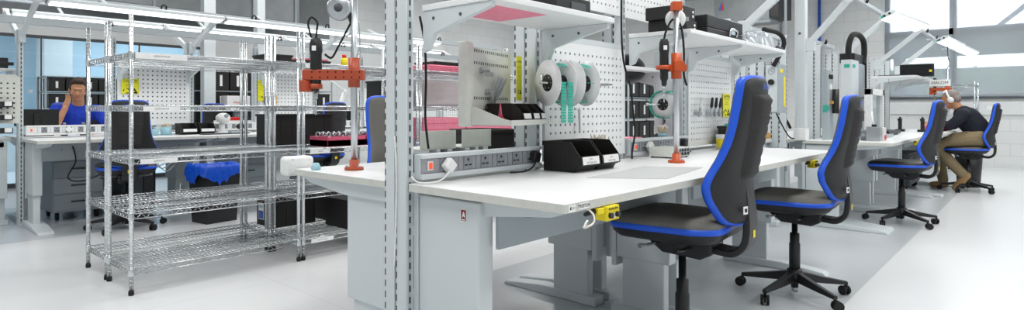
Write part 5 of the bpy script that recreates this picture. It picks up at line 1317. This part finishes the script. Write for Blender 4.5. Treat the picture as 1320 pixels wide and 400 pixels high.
t = thing('small_motor', 'grey motor lying behind the fixture blocks', 'motor', (6.35, 1.25, .7905)); MB().cyl((0, 0, .05), (.22, 0, .05), .045, n=18).build('body', 'grey_plastic', t); MB().cyl((-.03, 0, .05), (0, 0, .05), .015, n=12).build('shaft', 'steel_satin', t); MB().box(.03, .19, -.03, .03, 0, .02).build('foot', 'black_plastic', t)
t = thing('black_unit', 'flat black unit behind the fixture blocks', 'instrument', (7.55, 1.25, .7905)); MB().box(0, .7, 0, .25, .01, .05).build('case', 'black_plastic', t, .006); MB().box(.02, .68, -.003, 0, .015, .04).build('front', 'dark_grey', t); MB().box(.02, .68, .02, .23, 0, .011).build('foot', 'black_rubber', t)
swab_cup('pale blue cup of swabs behind the lone chair on the right bench', (8.15, 1.50, .7905), 'cup_blue', .07, .09, 20, 7)
caution('narrow yellow caution sign on the right bench behind the lone chair', (8.45, 1.60, .98), 0, .12, .2)
t = thing('sign_stand', 'grey stand panel holding the narrow caution sign', 'panel', (8.3, 1.605, .7905)); MB().box(0, .6, 0, .02, 0, .46).build('panel', 'steel_white', t, .002); MB().box(0, .6, -.06, .06, 0, .012).build('base', 'steel_white', t)
t = thing('pump_unit', 'grey pump with wooden block on the rear bench left of the second chair', 'machine', (5.35, 1.93, .8105)); MB().box(0, .32, 0, .18, .01, .10).build('body', 'grey_plastic', t, .006); MB().cyl((.06, -.05, .06), (.06, 0.0, .06), .035, n=16).build('motor', 'white_plastic', t); MB().box(.2, .42, -.03, .06, .0, .05).build('block', 'wood', t, .003); MB().box(.02, .3, .02, .16, 0, .012).build('foot', 'black_rubber', t); MB().cyl((.015, -.004, .07), (.015, 0, .07), .012, n=10).build('red_button', 'red', t)
cable('black_hose', [(5.45, 1.95, .92), (5.6, 1.9, .98), (5.8, 1.86, 1.02), (5.95, 1.84, 1.0), (6.1, 1.83, .9)], .014, 'black_rubber', 'black hose rising from the grey pump', 'hose')
t = thing('monitor', 'dark monitor standing on the far right shelf', 'monitor', (9.55, 1.26, 1.5125), R(90), 'monitors'); MB().box(-.19, .19, 0, .06, .0, .17).build('housing', 'black_plastic', t, .008); MB().box(-.17, .17, .06, .062, .015, .155).build('screen', 'screen_black', t); MB().box(-.17, -.14, .0615, .0635, .06, .09).build('yellow_mark', 'yellow', t)
t = thing('cloth_bundle', 'white crumpled bundle at the end of the far right shelf', 'cloth', (9.8, 1.2, 1.5125)); MB().sph((.12, .08, .04), (.13, .09, .04), 18, 10).sph((.26, .05, .03), (.1, .06, .03), 14, 8).build('cloth', 'label_white', t)
t = thing('black_mat', 'flat black mat along the near edge of the far right shelf', 'mat', (9.05, 1.25, 1.5125)); MB().box(0, .4, 0, .38, 0, .012).build('mat', 'black_rubber', t, .003); MB().box(.01, .39, -.002, .0, .003, .009).build('edge', 'dark_grey', t)
t = thing('hanging_sign', 'white sign with black letters under the far right shelf end', 'sign', (10.05, 1.185, 1.40)); MB().box(0, .004, -.24, .0, 0, .09).build('plate', 'label_white', t); q = MB(); q.text('HALOM', .055, (-.001, -.12, .045), (0, -1, 0), (0, 0, 1)); q.build('lettering', 'ink', t); MB().box(0, .003, -.22, -.21, .09, .093).build('hanger', 'steel_grey', t)
ts3, d3 = tool_stand('orange tool stand on the far right bench before the person', (10.32, 1.005, .7905), (-.666, .746), 'orange', .86, .57, .24)
driver('black power screwdriver on the far right orange stand', (10.32 + d3.x*.18, .005 + 1 + d3.y*.18, 1.52), 1.5, .022, .3)
cable('black_cable', [(10.30, 1.0, 2.03), (10.31, 1.0, 1.85), (10.31, .985, 1.72), (10.32, 1.005, 1.655)], .006, 'black_rubber', 'black cable from the far right lamps down to the orange stand')
for i, (x, y, w_) in enumerate(((9.42, .97, .25), (9.72, .96, .25))):
    t = thing('pink_tray', ['pink tray on the far right bench, nearer the shelf', 'pink tray under the hands of the seated person'][i], 'tray', (x, y, .7905), 0, 'pink trays on the far right bench'); b = MB()
    for xx in (0, w_): b.box(xx, xx + .006, 0, .22, 0, .07)
    for yy in (0, .214): b.box(0, w_ + .006, yy, yy + .006, 0, .07)
    b.box(0, w_, 0, .22, 0, .03); b.build('body', 'pink_deep', t, .003); MB().box(.04, w_ - .04, .04, .18, .031, .06).build('contents', 'dark_red', t, .004)
for i, (x, y) in enumerate(((9.1, 1.1), (9.15, 1.35), (9.25, 1.0))):
    t = thing('jig', ['black jig on the far right bench behind the lone chair', 'black jig on the far right bench, the one against the posts', 'small black jig on the far right bench beside the pink tray'][i], 'jig', (x, y, .7905)); MB().box(0, .1, 0, .1, 0, .03).box(.03, .07, .03, .07, .03, .14).build('body', 'black_plastic', t, .003); MB().box(-.02, .09, .03, .07, .14, .17).build('head', 'black_plastic', t, .004); MB().cyl((.05, .05, .17), (.05, .05, .19), .012, n=10).build('knob', 'ink', t)
r7, s7 = wire_rack('small chrome wire rack by the windows behind the seated person', 12.6, .86, .7, .42, 1.55, (.2, .65, 1.1, 1.5))
t = thing('waste_bin', 'black bin under the chair of the seated person', 'bin', (10.45, .78, 0)); MB().lathe([(0, 0), (.13, 0), (.16, .45), (.152, .45), (.125, .01), (0, .01)], n=24).build('body', 'black_plastic', t); MB().lathe([(.155, .43), (.168, .435), (.168, .45), (.155, .455)], n=24).build('rim', 'black_plastic', t)
# ---------------------------------------------------------------- people
def cap(b, p0, p1, r0, r1=None):
    r1 = r0 if r1 is None else r1
    b.tube([p0, p1], [r0, r1], 14, sm=True); b.sph(p0, r0, 14, 10); b.sph(p1, r1, 14, 10); return b
def chain(b, pts, rs):
    for (p, q, a, c) in zip(pts, pts[1:], rs, rs[1:]): cap(b, Vector(p), Vector(q), a, c)
def fuse(o, voxel, smooth=6):
    m = o.modifiers.new('remesh', 'REMESH'); m.mode = 'VOXEL'; m.voxel_size = voxel; m.use_smooth_shade = True
    s = o.modifiers.new('smooth', 'SMOOTH'); s.factor = .5; s.iterations = smooth
    return o
def hand(b, wrist, d, n, curl, thumb_side, s=1.):
    """five fingers: d towards the fingertips, n out of the palm, thumb_side +-1 along d x n"""
    d = Vector(d).normalized(); n = Vector(n); n = (n - d * n.dot(d)).normalized(); w = d.cross(n) * thumb_side; wrist = Vector(wrist)
    for i, (off, L, up) in enumerate(((.030, .072, .082), (.010, .080, .088), (-.010, .074, .086), (-.029, .058, .078))):
        k = wrist + d * up * s + w * off * s
        cap(b, wrist + w * off * .55 * s, k, .0135 * s, .0105 * s)
        p = k; dd = d.copy(); r = .0092 * s
        for j, f in enumerate((.45, .32, .23)):
            M = Matrix.Rotation(-curl[j] * thumb_side, 3, w); dd = M @ dd if True else dd
            q = p + dd * L * f * s; cap(b, p, q, r, r * .9); p = q; r *= .9
    t0 = wrist + d * .025 * s + w * .03 * s; t1 = t0 + (d * .6 + w * .65 + n * .35).normalized() * .042 * s; t2 = t1 + (d * .9 + w * .2 + n * .3).normalized() * .032 * s; t3 = t2 + (d * .95 + n * .3).normalized() * .024 * s
    cap(b, wrist + d * .015 * s, t0, .014 * s, .013 * s); cap(b, t0, t1, .0125 * s, .0105 * s); cap(b, t1, t2, .0105 * s, .0095 * s); cap(b, t2, t3, .0095 * s, .008 * s)
def head(b, c, rot):
    M = Euler(rot).to_matrix(); c = Vector(c)
    T = lambda p: c + M @ Vector(p)
    b.sph(T((0, .015, .035)), (.076, .096, .092), 20, 14, rot=rot); b.sph(T((0, -.02, -.02)), (.064, .078, .088), 20, 14, rot=rot); b.sph(T((0, -.045, -.075)), (.042, .042, .034), 16, 10, rot=rot)
    cap(b, T((0, -.09, .014)), T((0, -.110, -.022)), .007, .0115); b.sph(T((0, -.085, .034)), (.046, .016, .010), 14, 8, rot=rot)
    for s in (-1, 1):
        b.sph(T((s * .076, .012, -.008)), (.012, .024, .034), 12, 8, rot=rot); b.sph(T((s * .042, -.060, -.022)), (.021, .021, .02), 12, 8, rot=rot)
    return T
def face(T, body, rot):
    for s in (-1, 1):
        o = MB().sph(T((s * .031, -.083, .012)), (.0085, .0075, .005), 12, 8, rot=rot).build('eye', 'eye_white', body); MB().sph(T((s * .031, -.0895, .012)), (.0048, .003, .0048), 10, 6, rot=rot).build('iris', 'ink', o)
    MB().sph(T((0, -.096, -.055)), (.024, .008, .008), 14, 8, rot=rot).build('mouth', 'lip', body)
# person at the rear bench
pa = thing('person', 'person in a blue polo shirt leaning their head on one hand at the rear bench', 'person', (1.72, 8.12, 0))
b = MB(); hr = (R(12), R(4), R(-14)); hc = (-.01, -.19, 1.285)
T = head(b, hc, hr)
chain(b, [(0, -.10, 1.06), (0, -.15, 1.15), (-.005, -.17, 1.22)], [.065, .056, .055])
chain(b, [(0, .02, .70), (0, -.02, .84), (0, -.09, .99), (0, -.10, 1.05)], [.135, .125, .13, .10])
for s in (-1, 1):
    chain(b, [(s*.06, -.09, 1.03), (s*.175, -.11, 1.06)], [.08, .062]); chain(b, [(s*.08, .02, .69), (s*.11, -.22, .665), (s*.13, -.40, .62), (s*.13, -.38, .34), (s*.13, -.34, .09)], [.105, .085, .06, .052, .036]); chain(b, [(s*.13, -.33, .05), (s*.13, -.47, .035)], [.042, .034])
ER, WR = (-.25, -.31, .865), (-.150, -.305, 1.09)
EL, WL = (.27, -.27, .865), (.11, -.42, .848)
chain(b, [(-.18, -.11, 1.06), (-.23, -.22, .95), ER, WR], [.055, .047, .043, .028]); chain(b, [(.18, -.11, 1.06), (.24, -.2, .95), EL, WL], [.055, .047, .043, .028])
hand(b, WR, (.30, .12, .93), (.85, .45, -.2), (.12, .3, .3), 1); hand(b, WL, (-.9, -.4, -.02), (0, 0, -1), (.15, .25, .2), 1)
body = fuse(b.build('body', 'skin', pa), .005, 4); face(T, body, hr)
h_ = MB(); M3 = Euler(hr).to_matrix(); h_.sph(T((0, .03, .062)), (.083, .098, .082), 20, 14, rot=hr); h_.sph(T((0, .06, .0)), (.074, .066, .075), 18, 12, rot=hr); h_.sph(T((0, -.045, .112)), (.055, .04, .026), 14, 10, rot=hr)
for s in (-1, 1): h_.sph(T((s*.068, .0, .03)), (.014, .035, .04), 12, 8, rot=hr)
fuse(h_.build('hair', 'hair_brown', body), .008, 3)
b = MB(); chain(b, [(0, .02, .70), (0, -.02, .84), (0, -.09, .99), (0, -.10, 1.055)], [.152, .142, .148, .112])
for s in (-1, 1): chain(b, [(s*.06, -.09, 1.03), (s*.18, -.11, 1.06), (s*.228, -.19, .975), (s*.238, -.215, .95)], [.098, .078, .066, .066])
b.lathe([(.058, 1.075), (.085, 1.06), (.09, 1.03), (.06, 1.03)], (0, -.115, 0), 18)
fuse(b.build('polo_shirt', 'shirt_blue', body), .009, 5)
b = MB(); 
for s in (-1, 1): chain(b, [(s*.07, .02, .69), (s*.11, -.22, .665), (s*.13, -.40, .62), (s*.13, -.38, .34), (s*.13, -.345, .12)], [.125, .098, .074, .066, .058])
fuse(b.build('trousers', 'sweater_navy', body), .01, 4)
for s in (-1, 1): b = MB(); chain(b, [(s*.13, -.33, .05), (s*.13, -.47, .04)], [.05, .04]); fuse(b.build('shoe', 'black_plastic', body), .009, 3)
# person at the far right bench
pb = thing('person', 'person in dark jumper and khaki trousers with white headset, seated at far right', 'person', (9.88, .66, 0))
b = MB(); hr = (R(-24), 0, R(180)); hc = (0, .27, 1.205)
T = head(b, hc, (R(24), 0, R(180))); hr = (R(24), 0, R(180))
chain(b, [(0, .14, 1.02), (0, .18, 1.09), (0, .22, 1.15)], [.065, .056, .055])
chain(b, [(0, -.03, .71), (0, .0, .84), (0, .09, .96), (0, .13, 1.01)], [.14, .13, .13, .10])
for s in (-1, 1): chain(b, [(s*.06, .12, .99), (s*.175, .13, 1.01)], [.08, .062])
chain(b, [(-.08, -.03, .69), (-.11, .2, .66), (-.13, .40, .56), (-.13, .26, .38), (-.13, .12, .21)], [.108, .09, .062, .054, .038]); chain(b, [(-.13, .10, .19), (-.13, .20, .045)], [.04, .034])
chain(b, [(.08, -.03, .69), (.11, .2, .66), (.13, .42, .58), (.13, .40, .33), (.13, .36, .09)], [.108, .09, .062, .054, .038]); chain(b, [(.13, .35, .05), (.13, .48, .035)], [.042, .034])
for s in (-1, 1):
    E_, W_ = (s*.24, .26, .86), (s*.09, .42, .885)
    chain(b, [(s*.18, .13, 1.01), (s*.235, .18, .93), E_, W_], [.055, .047, .043, .028]); hand(b, W_, (-s*.35, .9, -.12), (-s*.3, -.1, -.9), (.3, .45, .3), s)
body = fuse(b.build('body', 'skin_tan', pb), .0065); face(T, body, hr)
h_ = MB(); h_.sph(T((0, .03, .055)), (.081, .094, .078), 20, 14, rot=hr); h_.sph(T((0, .06, .0)), (.073, .062, .07), 18, 12, rot=hr)
fuse(h_.build('hair', 'hair_grey', body), .008, 3)
hs_ = MB(); hs_.tube([T((.094 * math.cos(a), .005, -.005 + .14 * math.sin(a))) for a in [math.pi * k / 14 for k in range(15)]], .013, 8)
hd = hs_.build('headset', 'white_plastic', body)
for s in (-1, 1): MB().sph(T((s*.096, .008, -.005)), (.02, .036, .042), 16, 10, rot=hr).build('ear_cup', 'white_plastic', hd)
b = MB(); chain(b, [(0, -.03, .72), (0, .0, .84), (0, .09, .96), (0, .13, 1.015)], [.158, .148, .15, .115])
for s in (-1, 1): chain(b, [(s*.06, .12, .99), (s*.18, .13, 1.01), (s*.235, .18, .93), (s*.24, .26, .86), (s*.11, .40, .882)], [.1, .078, .066, .06, .044])
b.lathe([(.058, 1.05), (.08, 1.035), (.085, 1.0), (.06, 1.0)], (0, .155, 0), 18)
fuse(b.build('jumper', 'sweater_navy', body), .009, 5)
b = MB(); chain(b, [(-.07, -.03, .695), (-.11, .2, .66), (-.13, .40, .56), (-.13, .26, .38), (-.13, .135, .235)], [.13, .108, .08, .07, .062]); chain(b, [(.07, -.03, .695), (.11, .2, .66), (.13, .42, .58), (.13, .40, .33), (.13, .365, .12)], [.13, .108, .08, .07, .062])
fuse(b.build('trousers', 'khaki', body), .01, 4)
b = MB(); chain(b, [(-.13, .085, .215), (-.13, .135, .14), (-.13, .205, .05)], [.046, .048, .042]); fuse(b.build('shoe', 'shoe_tan', body), .008, 3)
b = MB(); chain(b, [(.13, .35, .055), (.13, .48, .042)], [.05, .042]); fuse(b.build('shoe', 'shoe_tan', body), .008, 3)
